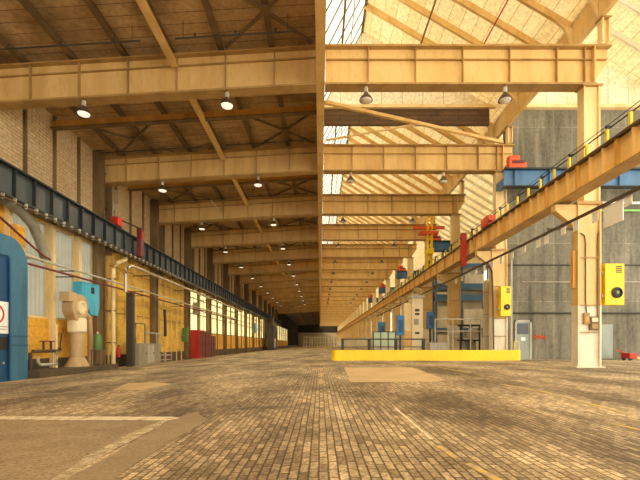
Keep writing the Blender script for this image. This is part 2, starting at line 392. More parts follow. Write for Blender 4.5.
while y < 168:
    y1 = min(y + 8, 168) if y > 41 else 48
    if not 92 < y < 104: wall_window(y, y1, 2.2, 6.95, m_glassy, 6, (4.2, 4.9, 5.9), m_brownsteel)
    else: struct(B().box(-13.85, -13.5, y, y1, 2.2, 6.95).build('wall_left', m_brownsteel, loc=(0, y, 0)))
    y = y1
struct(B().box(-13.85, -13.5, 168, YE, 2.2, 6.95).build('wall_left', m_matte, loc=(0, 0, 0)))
# end gable on the second girder line, with the concrete wall of the side bay below it
struct(B().box(11.32, 26, 24.45, 24.75, 0, 15.25).build('wall_back', m_conc, loc=(12, 24.5, 0)))
struct(B().prism([(.25, 15.42), (10.65, 15.42), (10.65, 15.3), (RX, RZ - .06)], 'y', 24.3, 24.42).build('wall_gable', m_gable, loc=(5, 24.3, 15)))
struct(B().prism([(11.32, 15.42), (22.0, 15.42), (22.0, 15.25), (RX + 11.3, RZ - .06)], 'y', 24.3, 24.42).build('wall_gable', m_gable, loc=(15, 24.3, 15)))
struct(B().box(.25, 10.68, 24.15, 24.35, 15.25, 15.45).build('trim_1', m_column, loc=(5, 24.2, 15.2)))
struct(B().box(11.3, 26, 24.15, 24.45, 15.25, 15.45).build('trim_2', m_column, loc=(15, 24.2, 15.2)))
struct(B().box(.25, 10.3, 24.32, 24.45, 14.25, 15.25).build('wall_fascia', m_brownboard, loc=(5, 24.4, 14)))
struct(B().box(22.2, 22.5, 24.75, YE, 0, 4.5).build('wall_right', m_aisle, loc=(22, 25, 0)))
struct(B().box(22.2, 22.5, 24.75, YE, 11, 15.2).build('wall_right', m_aisle, loc=(22, 25, 11)))
for i in range(12):  # window row added to let more daylight into the side bay
    w = struct(B().box(22.33, 22.37, 24.75 + 12 * i, 36.75 + 12 * i, 4.5, 11).build('window_%d' % (110 + i), m_glassr, loc=(22.3, 25 + 12 * i, 4.5)))
    b = B()
    for k in range(7): b.box(22.25, 22.4, 24.75 + 12 * i + 2 * k - .05, 24.75 + 12 * i + 2 * k + .05, 4.5, 11)
    for z in (4.55, 6.7, 8.8, 10.9): b.box(22.25, 22.4, 24.75 + 12 * i, 36.75 + 12 * i, z - .05, z + .05)
    b.build('mullion', m_lgrey, w)
# far end
struct(B().box(11.3, 22.5, YE, YE + .3, 8, 20).build('wall_far', m_aisle, loc=(16, YE, 8)))
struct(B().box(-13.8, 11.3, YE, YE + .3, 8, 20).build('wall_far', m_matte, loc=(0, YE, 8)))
struct(B().box(-13.8, 22.5, YE, YE + .3, -.7, 8).build('wall_far', m_aisle, loc=(0, YE, 0)))
wn = 90
for i in range(5):
    wn += 1; x0 = -6.3 + i * 2.6
    w = struct(B().box(x0, x0 + 2.3, YE - .2, YE - .05, .4, 5.2).build('window_%d' % wn, m_glassy, loc=(x0, YE - .1, .4)))
    B().box(x0 + 1.05, x0 + 1.25, YE - .25, YE - .06, .4, 5.2).box(x0, x0 + 2.3, YE - .25, YE - .06, 2.7, 2.9).build('mullion', m_lgrey, w)

# ------------------------------------------------------------------ roof girders
zt = lambda X: 12.95 + .0615 * X
zb = lambda X: 11.35 + .0577 * X
def side_girder():
    t = thing('roof_girder', '', 'girder', (-6.7, 16, 11), 'sloping girders under the boarded roof')
    D = 16.24; x0, x1 = -13.4, -.16
    B().slab(x0, x1, D, D + .03, lambda X: zb(X) + .06, lambda X: zt(X) - .05).build('web', m_girder, t)
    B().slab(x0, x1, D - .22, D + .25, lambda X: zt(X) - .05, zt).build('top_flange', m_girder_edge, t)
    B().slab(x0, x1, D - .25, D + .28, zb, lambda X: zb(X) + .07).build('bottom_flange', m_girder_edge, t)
    B().slab(x0, x1, D - .10, D, lambda X: zt(X) - .42, lambda X: zt(X) - .385).build('long_stiffener', m_girder_edge, t)
    for k in range(7):
        x = -1.85 - 1.97 * k
        B().slab(x - .014, x + .014, D - .15, D, lambda X: zb(X) + .06, lambda X: zt(X) - .05).build('stiffener', m_girder_edge, t)
    return t
def nave_girder():
    t = thing('roof_girder', '', 'girder', (5.6, 16, 11.35), 'level girders under the glazed roof')
    D = 16.24
    B().prism([(.22, 11.41), (11.02, 11.41), (11.66, 12.4), (11.66, 12.9), (.22, 12.9)], 'y', D, D + .03).build('web', m_girder, t)
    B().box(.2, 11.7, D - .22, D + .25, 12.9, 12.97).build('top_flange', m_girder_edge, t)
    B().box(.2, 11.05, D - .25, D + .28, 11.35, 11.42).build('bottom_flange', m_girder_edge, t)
    B().box(.22, 11.6, D - .10, D, 12.44, 12.475).build('long_stiffener', m_girder_edge, t)
    for x in (1.95, 3.86, 5.77, 7.66, 9.56, 10.68):
        B().box(x - .014, x + .014, D - .15, D, 11.41, 12.9).build('stiffener', m_girder_edge, t)
    B().box(11.0, 11.05, D - .22, D, 11.41, 12.9).build('end_plate', m_girder, t)
    return t
g1, g2 = side_girder(), nave_girder()
for i, D in enumerate(LINES):
    l1 = ('sloping yellow plate girder under the boarded roof, nearest one' if i == 0 else 'sloping yellow plate girder under the boarded roof, %s from the front' % nth(i))
    l2 = ('level yellow plate girder under the glazed roof, nearest one' if i == 0 else 'level yellow plate girder under the glazed roof, %s from the front' % nth(i))
    if i == 0: g1['label'] = l1; g2['label'] = l2
    else: copy_tree(g1, (-6.7, D, 11), l1); copy_tree(g2, (5.6, D, 11.35), l2)
for i in range(15, 28): copy_tree(g2, (5.6, 16 + 8 * i, 11.35), 'level yellow plate girder under the glazed roof, %s from the front' % nth(i))
# longitudinal members
tag(B().box(-.15, .19, YB, 240, 11.42, 15.45).build('edge_girder', m_girder), 'long upright yellow girder where the boarded roof meets the glazing', 'girder')
tag(B().box(11.1, 11.3, YB, 240, 13.95, 15.4).build('valley_girder', m_girder), 'deep cream box girder running along the valley of the glazed roof', 'girder')
# posts carrying the valley girder
p0 = thing('valley_post', 'short yellow post standing on the end of the nearest level girder', 'post', (11.35, 16, 12.97), 'posts under the valley girder')
B().box(11.2, 11.26, 15.85, 16.15, 12.97, 13.9).box(11.46, 11.5, 15.85, 16.15, 12.97, 13.9).box(11.26, 11.46, 15.98, 16.02, 12.97, 13.9).build('shaft', m_column, p0)
B().box(11.12, 11.55, 15.8, 16.2, 13.9, 13.95).build('cap_plate', m_girder_edge, p0)
for i, D in enumerate(LINES[1:12]):
    copy_tree(p0, (11.35, D, 12.97), 'short yellow post on the end of the level girder, %s from the front' % nth(i + 1))
# rafters
def rafter(dx, mat, y):
    t = thing('rafter', '', 'rafter', (5 + dx, y, 17), 'rafters under the cream roof boards' if dx == 0 else 'rafters under the pale side roof')
    n = Vector((.51, 0, .86)); n = Vector((-(VZ - RZ), 0, VX - RX)).normalized()
    p, q = Vector((RX + dx, y, RZ)) - n * .139, Vector((VX + dx + (.35 if dx == 0 else 0), y, VZ - (.207 if dx == 0 else 0))) - n * .139
    B().bar(p, q, .14, .28).build('beam', mat, t)
    if dx == 0:
        B().prism([(11.09, 13.98), (11.09, 14.8), (10.1, 15.36), (10.72, 14.8), (10.94, 14.4)], 'y', y - .06, y + .06).build('gusset', m_column, t)
    return t
r1, r2 = rafter(0, m_girder, 12.8), rafter(11.3, m_white, 12.8)
r1['label'] = 'ochre rafter with a gusset, nearest under the cream roof boards'
r2['label'] = 'pale rafter, nearest under the pale roof over the side bay'
for k in range(1, 69):
    y = 12.8 + 1.6 * k
    if abs(y - 24) < .3: continue
    copy_tree(r1, (5, y, 17), 'ochre rafter with a gusset under the cream boards, %s from the front' % nth(k))
    if k < 34: copy_tree(r2, (16.3, y, 17), 'pale rafter under the side bay roof, %s from the front' % nth(k))
# roof pipes on the glazed side
tag(B().tube([(8.25, 12, 16.05), (8.25, 23.9, 16.05)], .035).build('sprinkler_pipe', m_red), 'thin red pipe running along under the cream roof boards', 'pipe')
tag(B().tube([(5.6, 12, 17.6), (5.6, 23.9, 17.6)], .05).build('conduit', m_brownsteel), 'thin brown conduit running along under the cream roof boards', 'pipe')
tag(B().bar((.25, 20.1, 13.1), (11.0, 24.1, 13.1), .16, .16).build('roof_brace', m_girder), 'long yellow diagonal brace from edge girder to end of the second level girder', 'brace')
tag(B().bar((.4, 23.75, 13.05), (5.5, 21.9, 13.02), .09, .09).build('roof_brace', m_column), 'thin pale brace meeting the long yellow diagonal at its middle', 'brace')

# ------------------------------------------------------------------ boarded roof: purlins, ties, cross beams, braces, sprinkler pipes
for i, X in enumerate((-12, -10, -7.9, -6, -4, -1.95)):
    mm = m_brownsteel
    z = zd(X)
    b = B().box(X - .05, X + .05, 6, 128, z - .24, z - .02).box(X - .12, X + .12, 6, 128, z - .27, z - .235)
    tag(b.build('roof_purlin', mm), 'long brown steel purlin under the boarded roof, %s from the brick wall' % nth(i), 'purlin', 'purlins under the boarded roof')
ti = thing('tie_beam', '', 'beam', (-5.8, 12, 12.2), 'tie beams between the sloping girders')
B().box(-5.85, -5.75, 8.3, 15.97, 12.05, 12.32).build('web', m_orange2, ti)
B().box(-5.93, -5.67, 8.3, 15.97, 12.0, 12.05).build('flange', m_girder, ti)
ti['label'] = 'yellow tie beam running to the nearest sloping girder'
for i, D in enumerate(LINES[1:10]): copy_tree(ti, (-5.8, D - 4, 12.2), 'yellow tie beam between the %s and %s sloping girders' % (nth(i), nth(i + 1)))
cb = thing('cross_beam', '', 'beam', (-6.7, 20, 12), 'cross beams midway between sloping girders')
B().slab(-13.4, -.17, 19.97, 20.03, lambda X: 12.55 + .0615 * X, lambda X: 12.9 + .0615 * X).build('web', m_orange2, cb)
B().slab(-13.4, -.17, 19.85, 20.15, lambda X: 12.50 + .0615 * X, lambda X: 12.55 + .0615 * X).build('flange', m_brownsteel, cb)
cb['label'] = 'brown cross beam midway between the first and second sloping girders'
for i in range(1, 9): copy_tree(cb, (-6.7, 20 + 8 * i, 12), 'brown cross beam midway between the %s and %s sloping girders' % (nth(i), nth(i + 1)))
def star(X):
    t = thing('roof_brace', '', 'brace', (X, 14.3, 12.9), 'star braces under the boarded roof')
    z = lambda x: zd(x) - .36
    for sx, sy in ((-1.8, 1.6), (1.6, 1.6), (-1.8, -1.6), (1.6, -1.6)):
        B().bar((X, 14.3, z(X)), (X + sx, 14.3 + sy, z(X + sx)), .10, .09).build('arm', m_brownsteel, t)
    B().box(X - .2, X + .2, 14.1, 14.5, z(X) - .03, z(X) + .06).build('gusset', m_brownsteel, t)
    return t
sa, sb = star(-1.95), star(-10.3)
sa['label'] = 'star shaped brown roof brace beside the edge girder, ahead of the nearest sloping girder'
sb['label'] = 'star shaped brown roof brace near the brick wall, ahead of the second sloping girder'
for i in range(1, 8):
    copy_tree(sa, (-1.95, 14.3 + 8 * i, 12.9), 'star shaped brown brace beside the edge girder, ahead of the %s sloping girder' % nth(i))
    sb.location = (-10.3, 22.3, 12.9)
    if i > 1: copy_tree(sb, (-10.3, 14.3 + 8 * i, 12.9), 'star shaped brown brace near the brick wall, ahead of the %s sloping girder' % nth(i))
def sprink(x0, x1):
    t = thing('sprinkler_pipe', '', 'pipe', ((x0 + x1) / 2, 14.9, 12), 'sprinkler pipes under the boarded roof')
    z = lambda x: zd(x) - .68
    B().tube([(x0, 14.9, z(x0)), (x1, 14.9, z(x1))], .03, 6).build('pipe_run', m_dark, t)
    for k in range(3):
        x = x0 + (x1 - x0) * (k + .5) / 3
        B().tube([(x, 14.9, z(x)), (x, 14.9, z(x) + .16)], .03, 6).build('sprinkler_head', m_dark, t)
    for x in (x0 + .3, x1 - .3): B().tube([(x, 14.9, z(x)), (x, 14.9, zd(x))], .012, 5).build('hanger_rod', m_dark, t)
    return t
s1, s2 = sprink(-12.6, -6.7), sprink(-5.4, -.9)
s1['label'] = 'thin dark sprinkler pipe on the brick wall side, before the nearest sloping girder'
s2['label'] = 'thin dark sprinkler pipe on the edge girder side, before the nearest sloping girder'
for i in range(1, 7):
    copy_tree(s1, (s1.location.x, 14.9 + 8 * i, 12), 'thin dark sprinkler pipe on the brick wall side, before the %s sloping girder' % nth(i))
    copy_tree(s2, (s2.location.x, 14.9 + 8 * i, 12), 'thin dark sprinkler pipe on the edge girder side, before the %s sloping girder' % nth(i))

# ------------------------------------------------------------------ pendant lamps
def lamp(X, D, lens):
    z0 = 11.35 if X > 0 else zb(X)
    t = thing('pendant_lamp', '', 'lamp', (X, D, z0), 'bell shaped pendant lamps under the girders')
    B().tube([(X, D, z0), (X, D, z0 - .16)], .02, 6).build('rod', m_dark, t)
    B().lathe((X, D, z0), [(.05, -.12), (.085, -.15), (.085, -.32), (.06, -.36)], 12).build('ballast_housing', m_lgrey, t, smooth=True)
    B().lathe((X, D, z0), [(.07, -.34), (.10, -.40), (.17, -.49), (.25, -.60), (.265, -.66), (.25, -.66), (.16, -.5), (.06, -.38)], 16).build('bell_shade', m_rust, t, smooth=True)
    B().lathe((X, D, z0), [(.24, -.63), (.21, -.69), (.11, -.72), (.01, -.73)], 14).build('lens', lens, t, smooth=True)
    return t
def lit(t):
    l = bpy.data.lights.new('lamp_light', 'SPOT'); l.energy = 650; l.spot_size = math.radians(165); l.spot_blend = .6; l.shadow_soft_size = .2; l.color = (1, .86, .58)
    o = bpy.data.objects.new('lamp_light', l); COL.objects.link(o); o.parent = t; o.location = (0, 0, -.78)
first = nave = None
for i, D in enumerate(LINES[:11]):
    for X, wh in ((-9.45, 'nearer the brick wall'), (-3.72, 'nearer the edge girder')):
        lb = 'bell pendant lamp under the %s sloping girder, %s' % (nth(i), wh)
        if first is None: first = lamp(X, D, m_lit); first['label'] = lb; lit(first)
        else: copy_tree(first, (X, D, zb(X)), lb)
    for X, wh in ((1.84, 'nearer the edge girder'), (7.4, 'nearer the columns')):
        
        lb = 'bell pendant lamp under the %s level girder, %s' % (nth(i), wh)
        if nave is None: nave = lamp(X, D, m_lens); nave['label'] = lb
        else: copy_tree(nave, (X, D, 11.35), lb)

# ------------------------------------------------------------------ brick side: columns and posts
def wall_column(D):
    t = thing('wall_column', '', 'column', (-13.1, D, -.57), 'dark steel columns against the brick wall')
    B().box(-13.5, -12.8, D - .02, D + .06, 6.4, 12.4).box(-13.5, -12.8, D + .84, D + .9, 6.4, 12.4).box(-13.4, -13.3, D + .06, D + .84, 6.4, 12.4).build('upper_shaft', m_brownsteel, t)
    B().box(-13.5, -13.2, D - .02, D + .06, -.57, 6.4).box(-13.5, -13.2, D + .84, D + .9, -.57, 6.4).box(-13.42, -13.34, D + .06, D + .84, -.57, 6.4).build('lower_shaft', m_brownsteel, t)
    b = B()
    for k in range(3): b.box(-13.3, -12.95, D + .02, D + .86, 7.2 + k * 2, 7.28 + k * 2)
    b.build('batten', m_brownsteel, t)
    B().box(-13.5, -13.1, D - .1, D + 1.0, -.58, -.5).build('base_plate', m_dark, t)
    return t
wc = wall_column(23.75); wc['label'] = 'dark brown steel wall column beside the blue motor box'
for i in range(1, 13):
    copy_tree(wc, (-13.1, 23.75 + 8 * i, -.57), 'dark brown steel wall column under the sloping girder, %s from the front' % nth(i + 1))
wp = thing('wall_post', 'slim dark post on the upper brick wall, nearest one', 'post', (-13.45, 16.2, 8.1), 'slim posts on the upper brick wall')
B().box(-13.52, -13.38, 16.13, 16.27, 6.95, 12.45).build('shaft', m_brownsteel, wp)
k = 1
for i in range(1, 34):
    y = 16.2 + 2.03 * i
    if any(abs(y - (24.2 + 8 * j)) < .75 for j in range(10)): continue
    copy_tree(wp, (-13.45, y, 8.1), 'slim dark post on the upper brick wall, %s from the front' % nth(k)); k += 1
wq = tag(B().box(-13.55, -13.3, 17.1, 17.32, -.57, 6.9).build('wall_pilaster', m_column), 'pale yellow steel upright beside the blue gate, at the first milky window', 'post', 'pale uprights between the milky windows')
for y, lb in ((20.0, 'pale yellow steel upright between the first and second milky windows'), (22.2, 'pale yellow steel upright between the second and third milky windows')):
    c = wq.copy(); COL.objects.link(c); c.location.y = y + .02; c['label'] = lb
wr = tag(B().box(-13.6, -13.42, 25.35, 25.5, -.57, 6.9).build('wall_upright', m_girder), 'yellow steel upright on the ochre sheet wall, nearest one', 'post', 'uprights on the ochre sheet wall')
k = 1
for y in (26.1, 27.9, 29.2, 30.5, 33.5, 34.8, 36.2, 37.5, 38.8):
    c = wr.copy(); COL.objects.link(c); c.location.y = y; c['label'] = 'yellow steel upright on the ochre sheet wall, %s from the front' % nth(k); k += 1
ws = tag(B().box(-13.6, -13.4, 44.4, 44.6, -.57, 6.9).build('wall_upright', m_brownsteel), 'brown upright between the wall windows, nearest one', 'post', 'brown uprights between the wall windows')
for k in range(1, 16):
    c = ws.copy(); COL.objects.link(c); c.location.y = 44.5 + 8 * k; c['label'] = 'brown upright between the wall windows, %s from the front' % nth(k)

# blue crane beam along the brick side
def blue_beam(y0):
    t = thing('crane_beam', '', 'crane beam', (-12.5, y0 + 4, 6.85), 'slate blue crane beam lengths')
    B().box(-12.56, -12.52, y0, y0 + 8, 6.9, 8.05).build('web', m_bluebeam, t)
    B().box(-12.75, -12.3, y0, y0 + 8, 8.05, 8.12).build('top_flange', m_blueseam, t)
    B().box(-12.75, -12.36, y0, y0 + 8, 6.83, 6.9).build('bottom_flange', m_blueseam, t)
    for k in range(7):
        yy = y0 + .25 + k * 1.143
        B().box(-12.52, -12.36, yy, yy + .05, 6.9, 8.05).build('stiffener', m_blueseam, t)
    return t
bb = blue_beam(8); bb['label'] = 'slate blue crane beam length above the blue gate, nearest one'
for i in range(1, 15): copy_tree(bb, (-12.5, 12 + 8 * i, 6.85), 'slate blue crane beam length along the brick wall, %s from the front' % nth(i))
tag(B().box(-12.6, -12.54, 8, 128, 8.12, 8.2).build('crane_rail', m_dark), 'dark steel crane rail on top of the slate blue beam', 'rail')
cr = thing('conductor_rail', 'thin conductor rail with pale clips below the slate blue beam', 'conductor rail', (-12.35, 30, 6.6))
B().box(-12.42, -12.38, 14, 60, 6.66, 6.70).box(-12.32, -12.28, 14, 60, 6.66, 6.70).build('rail_bars', m_rust, cr)
for k in range(40):
    y = 14.3 + k * .62
    B().box(-12.42, -12.28, y, y + .035, 6.64, 6.83).box(-12.37, -12.33, y - .01, y + .045, 6.60, 6.64).build('clip', m_lgrey, cr)
# red things on the blue beam
t = thing('buffer_block', 'small red block on top of the slate blue crane beam', 'buffer', (-12.5, 24.6, 8.12))
B().box(-12.75, -12.3, 24.35, 24.9, 8.2, 8.72).build('block', m_red, t, bevel=.03); B().box(-12.72, -12.33, 24.3, 24.95, 8.2, 8.26).build('foot_plate', m_maroon, t)
tag(B().tube([(-12.55, 24.6, 8.72), (-12.55, 24.6, 10.4)], .035, 6).box(-12.65, -12.45, 24.5, 24.7, 9.2, 9.5).build('cable_mast', m_lgrey), 'thin pale pole with a small box above the small red block', 'pole')
t = thing('buffer_stop', 'tall dark red stop bolted across the slate blue crane beam', 'buffer', (-12.4, 27, 6.9))
B().box(-12.29, -12.0, 26.8, 27.25, 6.85, 8.75).build('plate', m_maroon, t, bevel=.02); B().box(-12.0, -11.94, 26.9, 27.15, 8.0, 8.6).build('buffer_pad', m_red, t)
tag(B().bar((-12.55, 25, 8.75), (-12.15, 26.8, 8.72), .08, .06).build('link_bar', m_dark), 'thin dark bar linking the two red crane stops', 'bar')

# ------------------------------------------------------------------ blue gate housing
t = thing('gate_housing', 'big blue rounded gate housing standing against the orange wall', 'gate', (-12.9, 14, -.56))
def arc(cx, cy, r, a0, a1, n=8): return [(cx + r * math.cos(math.radians(a0 + (a1 - a0) * i / n)), cy + r * math.sin(math.radians(a0 + (a1 - a0) * i / n))) for i in range(n + 1)]
R = 1.05
poly = [(17.02, -.545)] + arc(17.02 - R, 5.28 - R, R, 0, 90, 10) + [(8, 5.28), (8, 4.45)] + arc(15.9, 4.3, .16, 90, 0, 4) + [(16.06, -.545)]
B().prism(poly, 'x', -13.48, -12.42).build('frame', m_blue, t, bevel=.03)
B().box(-12.6, -12.5, 8, 16.06, -.54, 4.45).build('door_leaf', m_bluedeep, t)
B().box(-12.5, -12.47, 15.0, 15.98, .72, 1.22).build('vent_grille', m_black, t)
B().box(-12.42, -12.40, 16.06, 17.0, 1.25, 1.29).box(-12.42, -12.40, 16.06, 17.0, .88, .92).build('seam', m_bluedeep, t)
B().box(-12.42, -12.40, 15.98, 16.06, -.5, 4.4).build('edge_strip', m_bluedeep, t)
B().tube([(-12.5, 15.75, 0.2), (-12.44, 15.75, 0.2)], .05, 8).build('handle', m_silver, t)
s = thing('notice_board', 'cream sign with a red ring on the door of the blue gate', 'sign', (-12.48, 15.5, 1.35))
B().box(-12.5, -12.47, 14.55, 16.02, 1.36, 2.62).build('board', m_sign, s)
b = B(); 
for k in range(24):
    a0, a1 = k * 15, (k + 1) * 15
    pa = [(15.42 + r * math.cos(math.radians(a)), 2.12 + r * math.sin(math.radians(a))) for r, a in ((.30, a0), (.38, a0), (.38, a1), (.30, a1))]
    b.prism(pa, 'x', -12.471, -12.462)
b.build('red_ring', m_red, s)
B().box(-12.471, -12.462, 14.75, 15.95, 1.62, 1.65).box(-12.471, -12.462, 14.75, 15.9, 1.52, 1.55).build('text_lines', m_grey, s)
# pipes and ducting above the gate
tag(B().tube([(-12.85, 12, 6.6), (-12.85, 15.0, 6.3), (-12.85, 15.9, 6.1), (-12.85, 16.8, 5.75), (-12.8, 17.8, 5.3), (-12.7, 18.4, 5.0), (-12.6, 18.7, 4.9)], .05).build('bent_pipe', m_maroon), 'red pipe bending down over the blue gate', 'pipe')
pts = [(-13.0, 16.5, 6.9), (-13.0, 17.4, 6.7), (-13.0, 18.1, 6.35), (-13.0, 18.6, 5.7), (-13.0, 18.9, 5.1), (-13.0, 19.0, 4.86)]
tag(B().tube(pts, .22, 10).build('flexible_duct', m_plastic, smooth=True), 'dull grey flexible duct curving down beside the first milky window', 'duct')
t = thing('wall_box', 'small orange cabinet on a shelf above the blue gate', 'cabinet', (-13.2, 17.5, 4.9))
B().box(-13.48, -13.0, 17.15, 17.65, 4.9, 6.1).build('body', m_orange2, t); B().box(-13.0, -12.97, 17.2, 17.6, 5.2, 6.0).build('door', m_orbrick, t)
tag(B().box(-13.5, -12.7, 17.1, 18.1, 4.78, 4.88).build('wall_shelf', m_lgrey), 'pale shelf on the wall under the small orange cabinet', 'shelf')
for i, (z, mm, lb) in enumerate(((4.75, m_lgrey, 'pale pipe along the brick wall, upper of the pair beside the milky windows'), (4.45, m_maroon, 'dark red pipe along the brick wall, lower of the pair by the milky windows'))):
    t = thing('wall_pipe', lb, 'pipe', (-12.6, 40, z))
    B().tube([(-12.62, 17.05, z - .02 * i), (-12.62, 60, z)], .055).build('pipe_run', mm, t)
    for k in range(6): B().bar((-13.5, 20.4 + 8 * k, z - .08), (-12.55, 20.4 + 8 * k, z - .08), .06, .05).build('bracket', m_dark, t)
t = thing('steam_pipe', 'silver pipe with an arched end along the ochre sheet wall', 'pipe', (-12.3, 40, 5))
B().tube([(-12.1, 24.9, 4.2), (-12.1, 24.9, 5.3), (-12.1, 25.1, 5.7), (-12.1, 25.5, 5.92), (-12.1, 26.1, 5.98), (-12.1, 62, 5.98)], .10, 10).build('pipe_run', m_silver, t, smooth=True)
for k in range(5): B().bar((-13.46, 28.78 + 8 * k, 5.85), (-12.05, 28.78 + 8 * k, 5.85), .06, .06).build('bracket', m_dark, t)
t = thing('drain_pipe', 'pale yellow downpipe with a kinked top beside the dark wall column', 'pipe', (-12.7, 25.1, -.55))
B().tube([(-12.8, 26.4, 6.6), (-12.8, 26.2, 6.45), (-12.95, 25.3, 6.0), (-13.0, 25.15, 5.7), (-13.0, 25.15, -.55)], .13, 10).build('pipe_run', m_column, t, smooth=True)
for z in (1, 3, 5): B().box(-13.49, -12.85, 25.05, 25.25, z, z + .06).build('clamp', m_dark, t)

# ------------------------------------------------------------------ wall-side plant
def wz(X): return fz(X)
struct(B().box(-13.47, -11.95, 17.05, 23.7, -.6, -.22).build('trim_3', m_bandbrick, loc=(-12.7, 20, -.6)))
# centrifugal fan on its duct
t = thing('fan_blower', 'beige snail shaped fan on a round duct with a blue motor box', 'fan', (-12.7, 21.3, wz(-12.7)))
cx, cy, cz = -12.75, 20.9, 2.85
vol = [(.34 + .22 * i / 30, 360 * i / 30) for i in range(31)]
poly = [(cy + (.62 + .16 * a / 360) * math.cos(math.radians(a - 60)), cz + (.62 + .16 * a / 360) * math.sin(math.radians(a - 60))) for r, a in vol]
B().prism(poly, 'x', cx - .28, cx + .28).build('volute', m_beige, t, bevel=.03)
B().lathe((cx + .28, cy, cz), [(.36, 0), (.36, .08), (.25, .10), (.25, .02)], 18, 'x').build('inlet_ring', m_cream, t, smooth=True)
B().box(cx - .25, cx + .25, cy - .95, cy - .3, cz + .25, cz + .72).build('outlet', m_beige, t, bevel=.02)
B().lathe((cx, cy + .1, 0), [(.40, 1.55), (.46, 1.6), (.46, 2.2), (.42, 2.3)], 18).build('collar', m_cream, t, smooth=True)
B().lathe((cx, cy + .1, 0), [(.34, .1), (.34, 1.58)], 18).build('duct', m_beige, t, smooth=True)
B().lathe((cx, cy + .1, 0), [(.58, -.22), (.54, -.1), (.36, .25)], 18).build('flared_base', m_beige, t, smooth=True)
mb = B().prism([(cy + .5, cz + .7), (cy + 1.35, cz - .3), (cy + 2.0, cz - .3), (cy + 2.15, cz + .2), (cy + 2.15, cz + 1.5), (cy + .5, cz + 1.45)], 'x', cx - .5, cx + .05).build('motor_box', m_bright, t, bevel=.04)
B().box(cx + .05, cx + .07, cy + 1.3, cy + 1.6, cz + .9, cz + 1.25).build('vent', m_pane, mb)
B().tube([(cx, cy + .5, cz - .1), (cx, cy + 1.2, cz - .45), (cx, cy + 1.3, 1.4), (cx, cy + 1.3, -.22)], .14, 10).build('support_leg', m_beige, t, smooth=True)
t = thing('gas_bottle', 'green gas bottle standing beside the beige fan duct', 'gas bottle', (-12.2, 22.0, .3))
B().lathe((-12.2, 21.95, 0), [(.2, .62), (.22, .66), (.22, 1.25), (.16, 1.42), (.06, 1.5)], 14).build('body', m_green, t, smooth=True)
B().lathe((-12.2, 21.95, 0), [(.06, 1.5), (.06, 1.62)], 8).build('valve', m_silver, t)
t = thing('bottle_stand', 'brown steel stand under the green gas bottle', 'stand', (-12.25, 22, -.22))
for sx in (-.22, .22):
    for sy in (-.2, .2): B().box(-12.2 + sx - .03, -12.2 + sx + .03, 21.95 + sy - .03, 21.95 + sy + .03, -.22, .58).build('leg', m_brownsteel, t)
B().box(-12.46, -11.94, 21.7, 22.2, .57, .62).build('top_plate', m_brownsteel, t)
# valve cluster beside the gate
t = thing('valve_manifold', 'rusty pipe manifold with hand valves under the first milky window', 'pipes', (-12.9, 18.3, wz(-12.9)))
B().tube([(-12.9, 17.35, -.22), (-12.9, 17.35, 2.0), (-12.9, 17.45, 2.15), (-12.9, 17.6, 2.2)], .09, 10).build('riser', m_lgrey, t, smooth=True)
B().tube([(-12.85, 17.75, -.22), (-12.85, 17.75, .55), (-12.85, 17.9, .62), (-12.85, 19.6, .62)], .08, 10).build('header', m_rust, t, smooth=True)
B().tube([(-12.7, 18.0, .35), (-12.7, 18.0, .15), (-12.7, 18.15, 0), (-12.7, 19.3, 0), (-12.7, 19.3, .6)], .07, 10).build('return_bend', m_lgrey, t, smooth=True)
for y in (18.6, 19.1):
    B().tube([(-12.85, y, .62), (-12.85, y, 1.05)], .05, 8).build('valve_stem', m_rust, t)
    B().lathe((-12.85, y, 1.05), [(.17, 0), (.17, .05)], 12).build('hand_wheel', m_maroon, t)
B().tube([(-12.9, 19.55, -.22), (-12.9, 19.55, 1.9)], .07, 8).build('riser', m_column, t)
t = thing('wall_bracket', 'dark metal hoop bracket on the orange dado beside the valves', 'bracket', (-13.3, 20.3, .6))
B().tube([(-13.4, 20.3, .7), (-13.3, 20.3, 1.5), (-13.3, 20.6, 1.5), (-13.4, 20.6, .7)], .03, 6).box(-13.5, -13.35, 20.25, 20.65, .6, .75).build('hoop', m_dark, t)
tag(B().box(-13.49, -13.44, 18.0, 18.1, 1.1, 1.9).build('wall_marker', m_red), 'narrow upright red strip on the orange dado', 'strip')
# red extinguisher by the column
t = thing('fire_extinguisher', 'small red fire extinguisher on the wall beside the pale downpipe', 'extinguisher', (-13.0, 26.0, .1))
B().lathe((-13.0, 25.8, 0), [(.11, .1), (.13, .14), (.13, .62), (.06, .74), (.04, .8)], 12).build('body', m_red, t, smooth=True)
B().box(-13.04, -12.9, 25.77, 25.83, .8, .86).build('handle', m_black, t); B().box(-13.5, -13.1, 25.77, 25.83, .4, .45).build('bracket', m_dark, t)
# dark post and grey cabinet by the ochre wall
tag(B().box(-12.6, -12.2, 26.0, 26.35, wz(-12.6), 4.3).build('stanchion', m_dark), 'thick dark stanchion in front of the ochre sheet wall', 'post')
t = thing('control_cabinet', 'long grey control cabinet in front of the ochre sheet wall', 'cabinet', (-12.2, 28, wz(-12.2)))
zz = wz(-12.4)
B().box(-12.8, -12.0, 26.6, 30.2, zz + .02, 1.0).build('body', m_grey, t, bevel=.02)
for k in range(3):
    d = B().box(-12.0, -11.97, 26.7 + k * 1.17, 27.75 + k * 1.17, zz + .15, .92).build('door', m_lgrey if k == 1 else m_grey, t)
    B().tube([(-11.97, 27.6 + k * 1.17, .3), (-11.93, 27.6 + k * 1.17, .3)], .05, 8).build('knob', m_black, d)
t = thing('tube_stand', 'dark tube stand standing on the long grey cabinet', 'frame', (-12.4, 27, 1.0))
B().tube([(-12.3, 26.7, 1.0), (-12.3, 26.7, 2.35), (-12.3, 28.1, 2.35), (-12.3, 28.1, 1.0)], .04, 8).build('hoop', m_dark, t)
